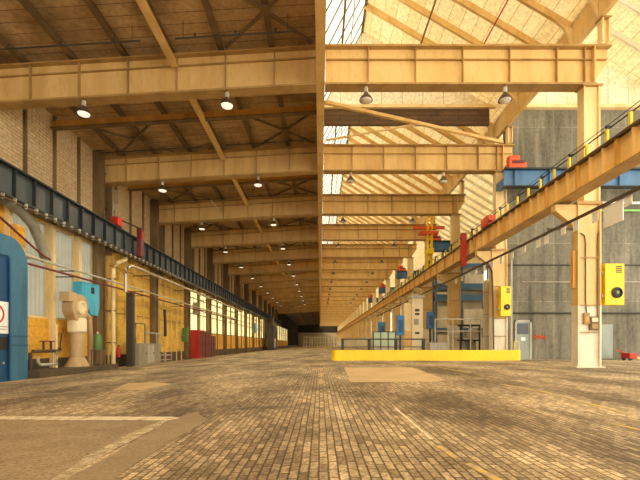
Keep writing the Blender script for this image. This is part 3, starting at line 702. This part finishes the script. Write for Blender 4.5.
tag(B().tube([(-12.2, 28.0, 1.75), (-12.2, 31.0, 1.72)], .06, 8).bar((-12.2, 28.1, 1.0), (-12.2, 28.1, 1.75), .06, .06).bar((-12.2, 29.9, 1.0), (-12.2, 29.9, 1.75), .06, .06).build('tube_rail', m_lgrey), 'pale tube rail above the long grey cabinet', 'rail')
t = thing('trolley', 'low grey trolley beside the long grey cabinet', 'trolley', (-12.2, 31.3, wz(-12.2)))
B().box(-12.5, -11.9, 30.7, 32.0, .05, .12).box(-12.5, -11.9, 30.7, 32.0, -.3, -.25).build('trays', m_lgrey, t)
for sx in (-12.5, -11.9):
    for sy in (30.7, 32.0): B().box(sx - .03, sx + .03, sy - .03, sy + .03, wz(sx), .3).build('leg', m_grey, t)
tag(B().tube([(-12.9, 33.2, 3.8), (-12.85, 33.2, 2.8), (-12.8, 33.1, 2.0), (-12.85, 33.2, 1.6)], .12, 8).build('hanging_hose', m_black, smooth=True), 'black hose hanging on the ochre sheet wall', 'hose')
tag(B().box(-13.3, -12.9, 38.6, 39.3, 1.2, 2.5).build('switch_cabinet', m_green), 'small dark green cabinet at the end of the ochre sheet wall', 'cabinet')
tag(B().box(-13.49, -13.46, 27.6, 28.2, 3.2, 3.9).build('access_hatch', m_orange2), 'square hatch plate on the ochre sheet wall', 'hatch')
# red cabinets below the wall windows
for i, (y0, y1, z1) in enumerate(((41.2, 43.2, 2.4), (43.4, 45.4, 2.3), (45.6, 47.5, 1.9))):
    zz = wz(-12.9)
    t = thing('storage_locker', 'red storage locker under the warm wall windows, %s from the front' % nth(i), 'locker', (-12.9, (y0 + y1) / 2, zz), 'red lockers under the warm windows')
    B().box(-13.35, -12.4, y0, y1, zz + .02, z1).build('body', m_maroon if i else m_red, t, bevel=.02)
    for k in range(2):
        d = B().box(-12.4, -12.37, y0 + .08 + k * (y1 - y0) / 2, y0 + (k + 1) * (y1 - y0) / 2 - .05, zz + .15, z1 - .1).build('door', m_maroon, t)
        B().box(-12.37, -12.34, y0 + (k + .8) * (y1 - y0) / 2, y0 + (k + .84) * (y1 - y0) / 2, .8, 1.1).build('handle', m_dark, d)
tag(B().box(-13.3, -12.7, 41.7, 41.9, 4.1, 5.3).build('hanging_board', m_grey), 'tilted grey board hanging in front of the warm windows', 'board')
tag(B().box(-13.3, -13.2, 80.9, 83.8, 3.2, 5.2).build('poster_board', m_bright), 'blue board hung on the warm windows far down the wall', 'board')
t = thing('furnace', 'dark machine tower far down by the brick wall', 'machine', (-12, 97, wz(-12)))
B().box(-12.2, -10.8, 93, 101, wz(-12), 5.2).build('body', m_dark, t); B().box(-12.0, -11.2, 95, 98, 5.2, 7.2).build('stack', m_rust, t); B().box(-10.8, -10.6, 94, 96, .2, 2.2).build('door', m_lgrey, t)
# far fence
t = thing('barrier_fence', 'row of pale posts fencing off the far end of the hall', 'fence', (0, 140, 0))
for k in range(14): X = -5.6 + .95 * k; B().box(X - .12, X + .12, 139.9, 140.1, fz(X), 3.6).build('post', m_white, t)
B().slab(-5.6, 6.8, 139.95, 140.05, lambda X: 3.3, lambda X: 3.5).slab(-5.6, 6.8, 139.95, 140.05, lambda X: 1.5, lambda X: 1.7).build('rail', m_cream, t)

# ------------------------------------------------------------------ column row on the glazed side
def crane_column():
    D = 16
    t = thing('crane_column', '', 'column', (10.8, D, 0), 'steel columns carrying the ochre crane girder')
    def H(x0, x1, z0, z1): return B().box(x0, x0 + .07, D, D + .42, z0, z1).box(x1 - .07, x1, D, D + .42, z0, z1).box(x0 + .07, x1 - .07, D + .08, D + .16, z0, z1)
    H(10.32, 11.26, .04, 2.5).build('white_base', m_white, t)
    H(10.32, 11.26, 2.5, 6.6).build('lower_shaft', m_girder, t)
    H(10.56, 11.22, 6.6, 11.35).build('upper_shaft', m_column, t)
    B().box(10.26, 11.3, D - .04, D + .46, 6.55, 6.66).build('step_plate', m_girder_edge, t)
    B().box(10.22, 11.36, D - .08, D + .5, 0, .05).build('base_plate', m_white, t)
    B().box(10.39, 11.19, D + .02, D + .1, 1.4, 1.44).box(10.39, 11.19, D + .02, D + .1, 2.48, 2.53).box(10.39, 11.19, D + .02, D + .1, 4.4, 4.44).build('stiffener', m_girder_edge, t)
    B().prism([(10.32, 5.5), (10.32, 6.55), (9.45, 6.55), (9.45, 6.3), (9.7, 6.1), (10.05, 5.85)], 'y', D + .06, D + .36).build('corbel', m_girder, t)
    B().box(10.5, 11.3, D - .05, D + .47, 11.28, 11.35).build('cap_plate', m_girder_edge, t)
    return t
cc = crane_column(); cc['label'] = 'yellow steel column with a white base, nearest of the row'
for i, D in enumerate([24 + 8 * q for q in range(28)]): copy_tree(cc, (10.8, D, 0), 'yellow steel column with a white base, %s of the row from the front' % nth(i + 1))
cp = tag(B().tube([(9.62, 39.85, 6.5), (9.85, 39.85, 6.45), (10.02, 39.85, 6.3), (10.12, 39.85, 6.05), (10.14, 39.85, 5.6), (10.14, 39.85, 0)], .09, 8).build('down_pipe', m_cream, smooth=True), 'pale curved downpipe on the fourth column of the row', 'pipe', 'pale downpipes on the columns')
for i in range(4, 13):
    c = cp.copy(); COL.objects.link(c); c.location.y += 8 * (i - 3); c['label'] = 'pale curved downpipe on the %s column of the row' % nth(i)
def crane_girder():
    t = thing('crane_girder', '', 'crane girder', (9.9, 12, 6.66), 'ochre crane girder lengths on the columns')
    y0 = 8.2
    B().box(9.72, 9.76, y0, y0 + 8, 6.72, 7.62).box(10.0, 10.04, y0, y0 + 8, 6.72, 7.62).build('web', m_orange, t)
    B().box(9.54, 10.16, y0, y0 + 8, 7.62, 7.69).build('top_flange', m_rust, t)
    B().box(9.58, 10.16, y0, y0 + 8, 6.66, 6.72).build('bottom_flange', m_girder_edge, t)
    for k in range(12):
        yy = y0 + .12 + k * .66
        B().box(9.6, 9.72, yy, yy + (.12 if k % 3 == 1 else .05), 6.72, 7.62).build('stiffener', m_orange2 if k % 3 == 1 else m_orange, t)
    return t
cg = crane_girder(); cg['label'] = 'ochre crane girder length, nearest, running out of the picture'
for i in range(1, 30): copy_tree(cg, (9.9, 12 + 8 * i, 6.66), 'ochre crane girder length on the column row, %s from the front' % nth(i))
tag(B().box(9.83, 9.9, 8.2, 246, 7.69, 7.79).build('crane_rail', m_rust), 'dark brown crane rail on top of the ochre girder', 'rail')
# walkway rail
t = thing('guard_rail', 'yellow posted guard rail along the top of the ochre girder', 'railing', (10.12, 30, 7.69))
for k in range(44):
    y = 10.9 + 1.065 * k
    B().box(10.07, 10.16, y - .05, y + .05, 7.69, 8.50).build('post', m_lemon, t)
B().tube([(10.12, 9, 8.1), (10.12, 57, 8.1)], .018, 6).build('rail', m_lgrey, t)
t = thing('hand_rail', 'black handrail standing behind the yellow posts on the ochre girder', 'railing', (10.3, 30, 7.69))
B().box(10.16, 10.42, 9, 66, 7.62, 7.68).build('walkway_plate', m_rust, t)
for k in range(27):
    y = 10.05 + 2.13 * k
    B().box(10.25, 10.33, y - .045, y + .045, 7.68, 8.72).build('post', m_black, t)
    B().box(10.2, 10.46, y - .03, y + .03, 8.70, 8.75).build('top_plate', m_black, t)
B().tube([(10.29, 9, 8.62), (10.29, 66, 8.62)], .024, 6).build('top_rail', m_black, t)
B().tube([(10.40, 9, 8.86), (10.40, 66, 8.86)], .014, 6).build('cable', m_black, t)
# conductor rail with hanging tags below the ochre girder
t = thing('conductor_rail', 'dark brown twin conductor rail hung below the ochre crane girder', 'conductor rail', (9.3, 30, 5.4))
B().box(9.24, 9.28, 9, 66, 5.42, 5.5).build('bar', m_rust, t); B().box(9.34, 9.38, 9, 66, 5.50, 5.58).build('bar', m_rust, t)
for k in range(8):
    y = 16.2 + 8 * k
    if y > 66: break
    B().bar((9.2, y, 5.6), (10.32, y, 5.6), .07, .07).build('bracket', m_rust, t)
big = tag(B().box(9.28, 9.31, 12.26, 13.1, 4.74, 5.40).build('hanging_sign', m_sign, bevel=.008), 'large blank white panel hanging from the twin conductor rail', 'sign')
tagx = [628, 595, 575.5, 563, 546, 538, 524, 512, 501, 492, 484, 476, 469, 462, 456]
for k, x in enumerate(tagx):
    D = 9.3 * 400 / (x - 320); hgt = .34 if k % 3 else .28; wd = .30
    tag(B().box(9.3, 9.315, D - wd / 2, D + wd / 2, 5.41 - hgt, 5.41).build('hanging_tag', m_sign),
        'small white tag hanging from the twin conductor rail, %s from the front' % nth(k), 'tag', 'white tags on the twin conductor rail')
# red stops on the ochre girder
t = thing('buffer_stop', 'tall bright red stop plate on the face of the ochre girder', 'buffer', (9.4, 26.2, 6.0))
B().box(9.25, 9.54, 26.0, 26.4, 6.05, 8.2).build('plate', m_red, t, bevel=.02); B().box(9.22, 9.26, 26.05, 26.35, 6.3, 6.4).build('bolt_bar', m_maroon, t)
t = thing('buffer_block', 'orange red buffer block on top of the ochre girder', 'buffer', (9.85, 23.4, 7.8))
B().box(9.6, 10.05, 22.9, 23.9, 7.8, 8.35).build('block', m_redo, t, bevel=.03); B().box(9.55, 9.8, 22.6, 22.9, 7.95, 8.15).build('buffer_head', m_redo, t)
t = thing('yellow_hoist_mast', 'tall yellow hoist mast with orange arm standing on the ochre girder', 'hoist', (9.85, 36, 7.79))
B().box(9.62, 9.72, 35.8, 35.9, 7.7, 12.6).box(10.0, 10.1, 35.8, 35.9, 7.7, 12.6).box(9.62, 9.72, 36.2, 36.3, 7.7, 12.6).box(10.0, 10.1, 36.2, 36.3, 7.7, 12.6).build('legs', m_yellow, t)
b = B()
for k in range(8): b.bar((9.66, 35.84, 7.9 + k * .56), (10.06, 35.84, 8.4 + k * .56), .06, .06)
b.build('lattice', m_yellow, t)
B().box(8.4, 11.2, 35.9, 36.15, 11.3, 11.55).box(8.9, 10.6, 35.7, 36.4, 10.8, 11.05).build('arm', m_redo, t)
B().box(9.55, 10.15, 35.6, 36.3, 9.0, 9.5).build('winch_box', m_yellow, t, bevel=.03)
# blue crane bridges in the side bay
def bridge(D, xl):
    t = thing('bridge_crane', '', 'crane', (16, D, 9.95), 'blue crane bridges over the side bay')
    B().box(xl, 22.1, D - .02, D + .02, 10.0, 10.92).build('web', m_bluecrane, t)
    B().box(xl, 22.1, D - .25, D + .25, 10.92, 11.0).build('top_flange', m_blueseam, t)
    B().box(xl, 22.1, D - .22, D + .22, 9.94, 10.0).build('bottom_flange', m_blueseam, t)
    for k in range(6): x = xl + .6 + k * 2; B().box(x - .02, x + .02, D - .15, D - .02, 10.0, 10.92).build('stiffener', m_bluecrane, t)
    B().box(xl, xl + .35, D + .02, D + 1.0, 10.1, 10.5).build('end_bracket', m_bluecrane, t)
    rd = B().box(xl + .25, xl + .85, D - .2, D + .2, 11.0, 11.72).box(xl + .85, xl + 1.25, D - .2, D + .2, 11.0, 11.32).build('hoist_motor', m_redo, t, bevel=.03)
    B().box(xl + .4, xl + 1.1, D - .22, D - .2, 11.25, 11.42).build('vent', m_maroon, rd)
    return t
bc = bridge(23.0, 10.55); bc['label'] = 'blue crane bridge with a red motor, nearest, before the concrete wall'
for i, D in enumerate((39, 55, 71, 87)): copy_tree(bc, (16, D, 9.95), 'blue crane bridge with a red motor over the side bay, %s from the front' % nth(i + 1))

# wall-mounted boxes on the columns
def heater(label, x0, x1, y, z0, z1, parts=True):
    t = thing('heater_box', label, 'electrical box', ((x0 + x1) / 2, y, z0), 'yellow boxes on the columns')
    B().box(x0, x1, y, y + .35, z0, z1).build('casing', m_yellow, t, bevel=.015)
    w, h = x1 - x0, z1 - z0
    b = B()
    for k in range(4): b.box(x0 + w * .55, x0 + w * .86, y - .012, y + .01, z0 + h * (.78 + .045 * k), z0 + h * (.805 + .045 * k))
    b.build('louvre', m_black, t)
    fan = B().lathe((x0 + w * .6, y - .02, z0 + h * .3), [(w * .29, .03), (w * .29, -.03), (w * .22, -.05), (w * .22, .0)], 20, 'y').build('fan_ring', m_black, t, smooth=True)
    B().lathe((x0 + w * .6, y - .03, z0 + h * .3), [(w * .1, .0), (w * .08, -.04)], 12, 'y').build('hub', m_grey, fan)
    B().box(x0 - .1, x0, y + .1, y + .25, z0 + h * .2, z0 + h * .26).box(x0 - .1, x0, y + .1, y + .25, z0 + h * .75, z0 + h * .8).build('bracket', m_lgrey, t)
    return t
heater('large yellow heater box with a round fan on the nearest column', 11.34, 12.1, 15.9, 2.5, 4.15)
heater('tall yellow electrical box on the second column', 10.65, 11.25, 23.55, 2.6, 4.35)
t = thing('switch_box', 'rusty tan switch box on the white base of the nearest column', 'switch box', (10.68, 15.95, 1.85))
B().box(10.56, 10.78, 15.98, 16.1, 1.75, 2.2).build('case', m_girder_edge, t); B().box(10.6, 10.72, 15.96, 15.98, 1.85, 2.05).build('lever', m_orange2, t)
t = thing('socket_panel', 'dark framed socket panel on the white base of the nearest column', 'switch box', (10.98, 15.95, 1.55))
B().box(10.80, 11.14, 15.98, 16.08, 1.5, 2.05).build('frame', m_brownsteel, t)
B().box(10.86, 11.1, 15.95, 15.98, 1.83, 2.0).build('socket', m_cream, t); B().box(10.86, 11.1, 15.95, 15.98, 1.56, 1.76).build('socket', m_girder_edge, t)
tag(B().tube([(10.45, 16.05, 5.4), (10.6, 16.04, 5.3), (10.65, 16.04, 5.0), (10.65, 16.04, 2.7), (10.68, 16.03, 2.2)], .022, 6).build('cable_run', m_dark), 'dark cable running down the nearest column to the tan switch box', 'cable')
tag(B().tube([(11.3, 16.2, 5.5), (11.15, 16.04, 5.4), (11.13, 16.04, 5.0), (11.13, 16.04, 2.05)], .02, 6).build('cable_run', m_brownsteel), 'brown cable running down the nearest column to the framed socket panel', 'cable')
tag(B().box(10.2, 10.31, 16.12, 16.3, 3.2, 4.7).build('cable_tray', m_orange2), 'rust coloured plate on the flank of the nearest column', 'plate')

# ------------------------------------------------------------------ concrete wall furniture
t = thing('door_1', 'grey green door with a dark window in the concrete wall', 'door', (12.35, 24.4, 0)); t['kind'] = 'structure'
B().box(11.95, 12.78, 24.38, 24.45, 0, 2.3).build('leaf', m_doorgrey, t)
B().box(12.03, 12.7, 24.36, 24.38, 1.55, 2.2).build('pane', m_pane, t)
B().box(11.88, 11.95, 24.34, 24.45, 0, 2.4).box(12.78, 12.88, 24.34, 24.45, 0, 2.4).box(11.88, 12.88, 24.34, 24.45, 2.3, 2.4).build('door_frame', m_lgrey, t)
B().box(12.68, 12.72, 24.32, 24.36, 1.0, 1.1).build('handle', m_silver, t)
tag(B().box(12.25, 12.5, 24.355, 24.378, 1.15, 1.35).build('door_notice', m_sign), 'small white notice on the grey green door', 'notice')
tag(B().tube([(11.4, 24.38, PZ(313, 24.4)), (25, 24.38, PZ(313, 24.4))], .06, 8).build('wall_pipe', m_dark), 'dark pipe running level across the concrete wall', 'pipe')
tag(B().tube([(11.4, 24.4, PZ(265, 24.4)), (25, 24.4, PZ(265, 24.4))], .035, 8).build('wall_conduit', m_dark), 'thin dark conduit across the concrete wall above the pipe', 'pipe')
tag(B().tube([(12.3, 24.4, PZ(282, 24.4)), (25, 24.4, PZ(282, 24.4))], .022, 8).build('wall_conduit', m_lgrey), 'thin pale conduit across the concrete wall, between the dark pipes', 'pipe')
tag(B().tube([(16.6, 24.3, PZ(210.5, 24.3)), (25, 24.3, PZ(210.5, 24.3))], .07, 8).build('wall_pipe', m_lgreen), 'light green pipe on the concrete wall behind the large white panel', 'pipe')
tag(B().tube([(16.6, 24.3, PZ(203, 24.3)), (25, 24.3, PZ(203, 24.3))], .08, 8).build('wall_pipe', m_sign), 'white pipe on the concrete wall just above the light green pipe', 'pipe')
tag(B().box(17.15, 17.85, 24.38, 24.45, .05, 2.15).build('wall_panel', m_doorgrey), 'blue grey sheet leaning on the concrete wall behind the nearest column', 'sheet')
b = B(); pts = []
for k in range(30): pts.append((13.0 + .028 * k, 24.43, 1.38 + .13 * math.sin(k * 1.7) + .05 * math.sin(k * .9)))
tag(b.tube(pts, .018, 5).build('graffiti_mark', m_redo), 'faint red scribble on the concrete wall beside the door', 'graffiti')
t = thing('pallet_truck', 'orange and red pallet truck parked by the concrete wall', 'pallet truck', (18.6, 23, 0))
B().box(18.1, 19.9, 22.9, 23.05, .1, .2).box(18.1, 19.9, 23.35, 23.5, .1, .2).build('fork', m_orange, t)
B().box(17.7, 18.15, 22.85, 23.55, .12, .42).build('body', m_red, t, bevel=.03)
for x, y in ((17.8, 22.95), (17.8, 23.45), (19.7, 22.98), (19.7, 23.42)): B().lathe((x, y - .04, .1), [(.1, 0), (.1, .08)], 12, 'y').build('wheel', m_black, t)
B().tube([(17.75, 23.2, .4), (17.3, 23.2, .55), (17.1, 23.2, .6)], .03, 8).build('handle', m_red, t)

# ------------------------------------------------------------------ yellow kerb and the railings behind it
t = thing('kerb_barrier', 'long bright yellow kerb barrier with a rounded corner', 'barrier', (6.2, 23, 0))
poly = arc(.95, 23.2, .25, 180, 270, 5) + [(11.3, 22.95)] + arc(11.35, 23.2, .25, 270, 360, 5) + [(11.6, 23.6), (11.45, 23.6), (11.45, 23.15), (.85, 23.15), (.85, 24.6), (.70, 24.6)]
B().prism(poly, 'z', 0, .6).build('wall', m_yellow, t)
tag(B().tube([(11.2, 23.06, .6), (11.2, 23.06, 1.1), (11.48, 23.06, 1.1), (11.48, 23.06, .6)], .03, 8).build('tube_hoop', m_yellow), 'small yellow tube hoop at the end of the yellow kerb', 'hoop')
t = thing('guard_rail', 'low dark guard rail behind the yellow kerb', 'railing', (4, 24, 0))
for k, X in enumerate((1.35, 2.95, 4.55, 6.2)): B().box(X - .08, X + .08, 23.9, 24.1, 0, 1.28).build('post', m_black, t)
B().box(1.3, 6.3, 23.96, 24.04, 1.2, 1.28).box(1.3, 6.3, 23.97, 24.03, .75, .8).build('rail', m_black, t)
t = thing('guard_rail', 'tall pale tube guard rail behind the yellow kerb near the second column', 'railing', (8.5, 25, 0))
for X in (7.2, 8.3, 9.4, 10.05): B().tube([(X, 25, 0), (X, 25, 2.5)], .035, 8).build('post', m_lgrey, t)
B().tube([(7.2, 25, 2.5), (10.05, 25, 2.5)], .035, 8).tube([(7.2, 25, 1.75), (10.05, 25, 1.75)], .03, 8).build('rail', m_lgrey, t)
# machines behind
t = thing('glass_screen', 'dark framed pale green screen behind the low guard rail', 'screen', (4.1, 27, 0))
B().box(3.6, 5.1, 27.0, 27.04, .9, 1.75).build('panel', m_mint, t); B().box(3.6, 5.1, 27.0, 27.04, .1, .9).build('lower_panel', m_lgrey, t)
b = B()
for X in (3.6, 4.1, 4.6, 5.1): b.box(X - .03, X + .03, 26.97, 27.07, 0, 1.8)
b.box(3.6, 5.1, 26.97, 27.07, 1.74, 1.8); b.build('frame', m_black, t)
for i, (x0, x1, D, z0, z1, lb) in enumerate(((378.5, 385.5, 30, 1.55, 2.6, 'small blue box on a post behind the pale green screen'), (397, 404.5, 27.2, 1.55, 2.9, 'larger blue box on a post between screen and cream machine'), (427.5, 434, 29, 2.1, 3.3, 'blue box on a post beside the cream machine, nearer the columns'))):
    t = thing('switch_cabinet', lb, 'electrical box', (PX((x0 + x1) / 2, D), D, 0), 'blue boxes on posts')
    B().box(PX(x0, D), PX(x1, D), D, D + .35, z0, z1).build('case', m_boxblue, t, bevel=.02)
    xm = PX((x0 + x1) / 2, D); B().box(xm - .06, xm + .06, D + .1, D + .22, 0, z0).build('post', m_black, t)
    B().box(xm - .15, xm + .15, D - .01, D, z0 + .2, z1 - .3).build('door', m_bluedeep, t)
D = 28
t = thing('machine_cabinet', 'tall cream machine cabinet with dark slots behind the kerb', 'machine', (PX(415, D), D, 0))
B().box(PX(412, D), PX(423, D), D, D + 1.2, 0, PZ(298, D)).build('body', m_cream, t, bevel=.02)
B().box(PX(404.5, D), PX(412, D), D + .1, D + 1.2, 0, PZ(303, D)).build('side_panel', m_column, t)
b = B()
for y0, y1 in ((309, 311.5), (313, 315), (332, 334)): b.box(PX(415, D), PX(419.5, D), D - .02, D, PZ(y1, D), PZ(y0, D))
b.build('slot', m_dark, t)
B().box(PX(414, D), PX(418.5, D), D - .03, D, PZ(325, D), PZ(319, D)).build('screen', m_grey, t); B().box(PX(405, D), PX(411.5, D), D + .07, D + .1, PZ(346, D), PZ(331, D)).build('lower_panel', m_orange2, t)
B().box(PX(411, D), PX(424, D), D - .1, D + 1.2, PZ(298, D), PZ(295, D)).build('top_cover', m_lgrey, t)
D = 26.5
t = thing('tool_cabinet', 'low grey tool cabinet behind the kerb beside the third column', 'cabinet', (PX(448, D), D, 0))
B().box(PX(430, D), PX(447, D), D, D + .8, .05, 1.05).build('body', m_lgrey, t, bevel=.02); B().box(PX(430.5, D), PX(438, D), D - .02, D, .12, .98).build('door', m_lgrey, t); B().box(PX(439, D), PX(446.5, D), D - .02, D, .12, .98).build('door', m_lgrey, t)
B().box(PX(431, D), PX(433, D), D, D + .6, 0, .05).box(PX(444, D), PX(446, D), D, D + .6, 0, .05).build('foot', m_dark, t)
D = 27
t = thing('work_frame', 'dark steel work frame with shelves behind the tall guard rail', 'frame', (PX(470, D), D, 0))
for X in (PX(461, D), PX(470.5, D), PX(480, D)): B().box(X - .05, X + .05, D, D + .1, 0, PZ(325, D)).build('upright', m_black, t)
B().box(PX(461, D), PX(480, D), D, D + .7, PZ(326, D), PZ(324.5, D)).build('shelf', m_black, t); B().box(PX(461, D), PX(480, D), D, D + .7, PZ(341, D), PZ(339.5, D)).build('shelf', m_black, t)
B().box(PX(462, D), PX(479, D), D + .5, D + .55, .1, PZ(341, D)).build('back_panel', m_lgrey, t)
t = thing('drill_press', 'grey green machine with pipes beside the second column', 'machine', (10.2, 26.3, 0))
B().box(9.75, 10.15, 26.0, 26.5, 0, .6).build('base', m_green, t); B().tube([(9.95, 26.3, .6), (9.95, 26.3, 2.1)], .09, 8).build('column', m_grey, t)
B().box(9.7, 10.2, 26.0, 26.5, 1.3, 1.7).build('head', m_grey, t, bevel=.03); B().tube([(9.7, 26.1, 1.9), (10.25, 26.1, 1.9)], .05, 8).build('pipe', m_lgrey, t)
D = 31
t = thing('storage_tank', 'tall white cylinder tank standing behind the second column', 'tank', (PX(487, D), D, 0))
B().lathe((PX(487, D), D, 0), [(.30, .02), (.30, 5.6), (.22, 5.85), (.08, 5.95)], 18).build('shell', m_white, t, smooth=True)
for z in (1.5, 3.2, 4.9): B().lathe((PX(487, D), D, z), [(.315, 0), (.315, .06)], 18).build('band', m_lgrey, t)
tag(B().tube([(PX(484, 23.6), 23.6, PZ(262, 23.6)), (PX(489, 23.6), 23.6, PZ(264, 23.6)), (PX(492, 23.6), 23.6, PZ(272, 23.6)), (PX(493, 23.6), 23.6, PZ(300, 23.6)), (PX(493.5, 23.6), 23.6, .62)], .055, 8).build('bent_pipe', m_rust, smooth=True), 'dark brown pipe with a hooked top in front of the second column', 'pipe')
tag(B().tube([(11.47, 24.0, 0), (11.47, 24.0, 6.4)], .07, 8).build('riser_pipe', m_lgrey), 'pale grey riser pipe beside the grey green door', 'pipe')
tag(B().bar((-8.7, 31.8, PZ(200, 31.8)), (-8.0, 31.75, PZ(210.5, 31.7)), .14, .12).build('loose_tube', m_cream), 'short pale tube hanging askew on the third sloping girder', 'tube')
# rack with blue beams
D = 42
t = thing('storage_rack', 'tall storage rack with wide blue beams in the side bay', 'rack', (15, D, 0))
for x in (12.2, 14.9, 17.6):
    for y in (D, D + 1.2): B().box(x - .06, x + .06, y - .06, y + .06, 0, 9.4).build('upright', m_boxblue, t)
for z0, z1 in ((9.0, 9.4), (6.7, 7.3), (5.5, 6.15), (2.4, 2.6)):
    for y0 in (D - .1, D + 1.22): B().box(12.2, 17.6, y0, y0 + .08, z0, z1).build('beam', m_bluecrane, t)
    B().box(12.2, 17.6, D, D + 1.2, z0 - .04, z0 + .02).build('shelf', m_lgrey, t)
B().box(12.2, 17.6, D + 1.34, D + 1.38, 0, 9.4).build('back_panel', m_white, t)
k = 0
for x0, x1, z, h in ((12.4, 14.6, 2.62, 2.3), (15.1, 17.3, 2.62, 2.0), (12.4, 14.5, 5.52, .9), (15.2, 17.2, 7.0, 1.3), (12.5, 14.4, 7.0, 1.1), (12.4, 14.6, .05, 1.9), (15.1, 17.4, .05, 1.6)):
    lb = ['cream crate, bottom middle level of the blue rack, column side', 'cream crate, bottom middle level of the blue rack, wall side', 'flat cream crate between the two wide blue rack beams', 'tall cream crate on the upper blue rack beam, wall side', 'tall cream crate on the upper blue rack beam, column side', 'cream crate on the floor under the blue rack, column side', 'cream crate on the floor under the blue rack, wall side'][k]; k += 1
    zf = z if z > 1 else 0.0
    tag(B().box(x0, x1, D + .05, D + 1.1, zf, zf + h).build('storage_crate', m_white, bevel=.02), lb, 'crate', 'crates on the blue rack')
# aisle stock further down the side bay
for i, (y, X, mm, h, lb) in enumerate(((52, 13, m_boxblue, 2.4, 'blue machine block far down the side bay'), (60, 12.6, m_mint, 2.0, 'pale green machine block far down the side bay'), (68, 13.2, m_cream, 3.0, 'cream machine block far down the side bay'), (78, 12.8, m_boxblue, 2.6, 'farthest blue machine block down the side bay'))):
    t = thing('machine_tool', lb, 'machine', (X, y, 0))
    B().box(X - 1, X + 1, y, y + 2, 0, h * .6).build('bed', mm, t, bevel=.04); B().box(X - .5, X + .6, y + .3, y + 1.8, h * .6, h).build('head', m_cream if mm is not m_cream else m_lgrey, t, bevel=.04)
# crane bits on the far columns
# ------------------------------------------------------------------ light and camera
w = bpy.data.worlds.new('World'); SC.world = w; w.use_nodes = True
bg = w.node_tree.nodes['Background']; bg.inputs[0].default_value = (1.0, .93, .79, 1); bg.inputs[1].default_value = 3.4

sl = bpy.data.lights.new('Sun', 'SUN'); sl.energy = 12.0; sl.angle = math.radians(50); sl.color = (1, .92, .75)
so = bpy.data.objects.new('Sun', sl); COL.objects.link(so); so.rotation_euler = (math.radians(8), math.radians(-34), 0); so.location = (-40, 0, 50)
cam = bpy.data.cameras.new('Camera'); co = bpy.data.objects.new('Camera', cam); COL.objects.link(co)
co.location = (0, 0, CAMZ); co.rotation_euler = (math.pi / 2, 0, 0)
cam.sensor_width = 36; cam.lens = 22.5; cam.shift_y = (V0 - 240) / 640; cam.clip_end = 500
SC.camera = co
vs = SC.view_settings; vs.view_transform = 'Standard'; vs.look = 'None'; vs.exposure = 0.3; vs.gamma = 1; vs.use_curve_mapping = False
SC.cycles.use_denoising = True
SC.cycles.max_bounces = 10; SC.cycles.diffuse_bounces = 6; SC.cycles.transparent_max_bounces = 12
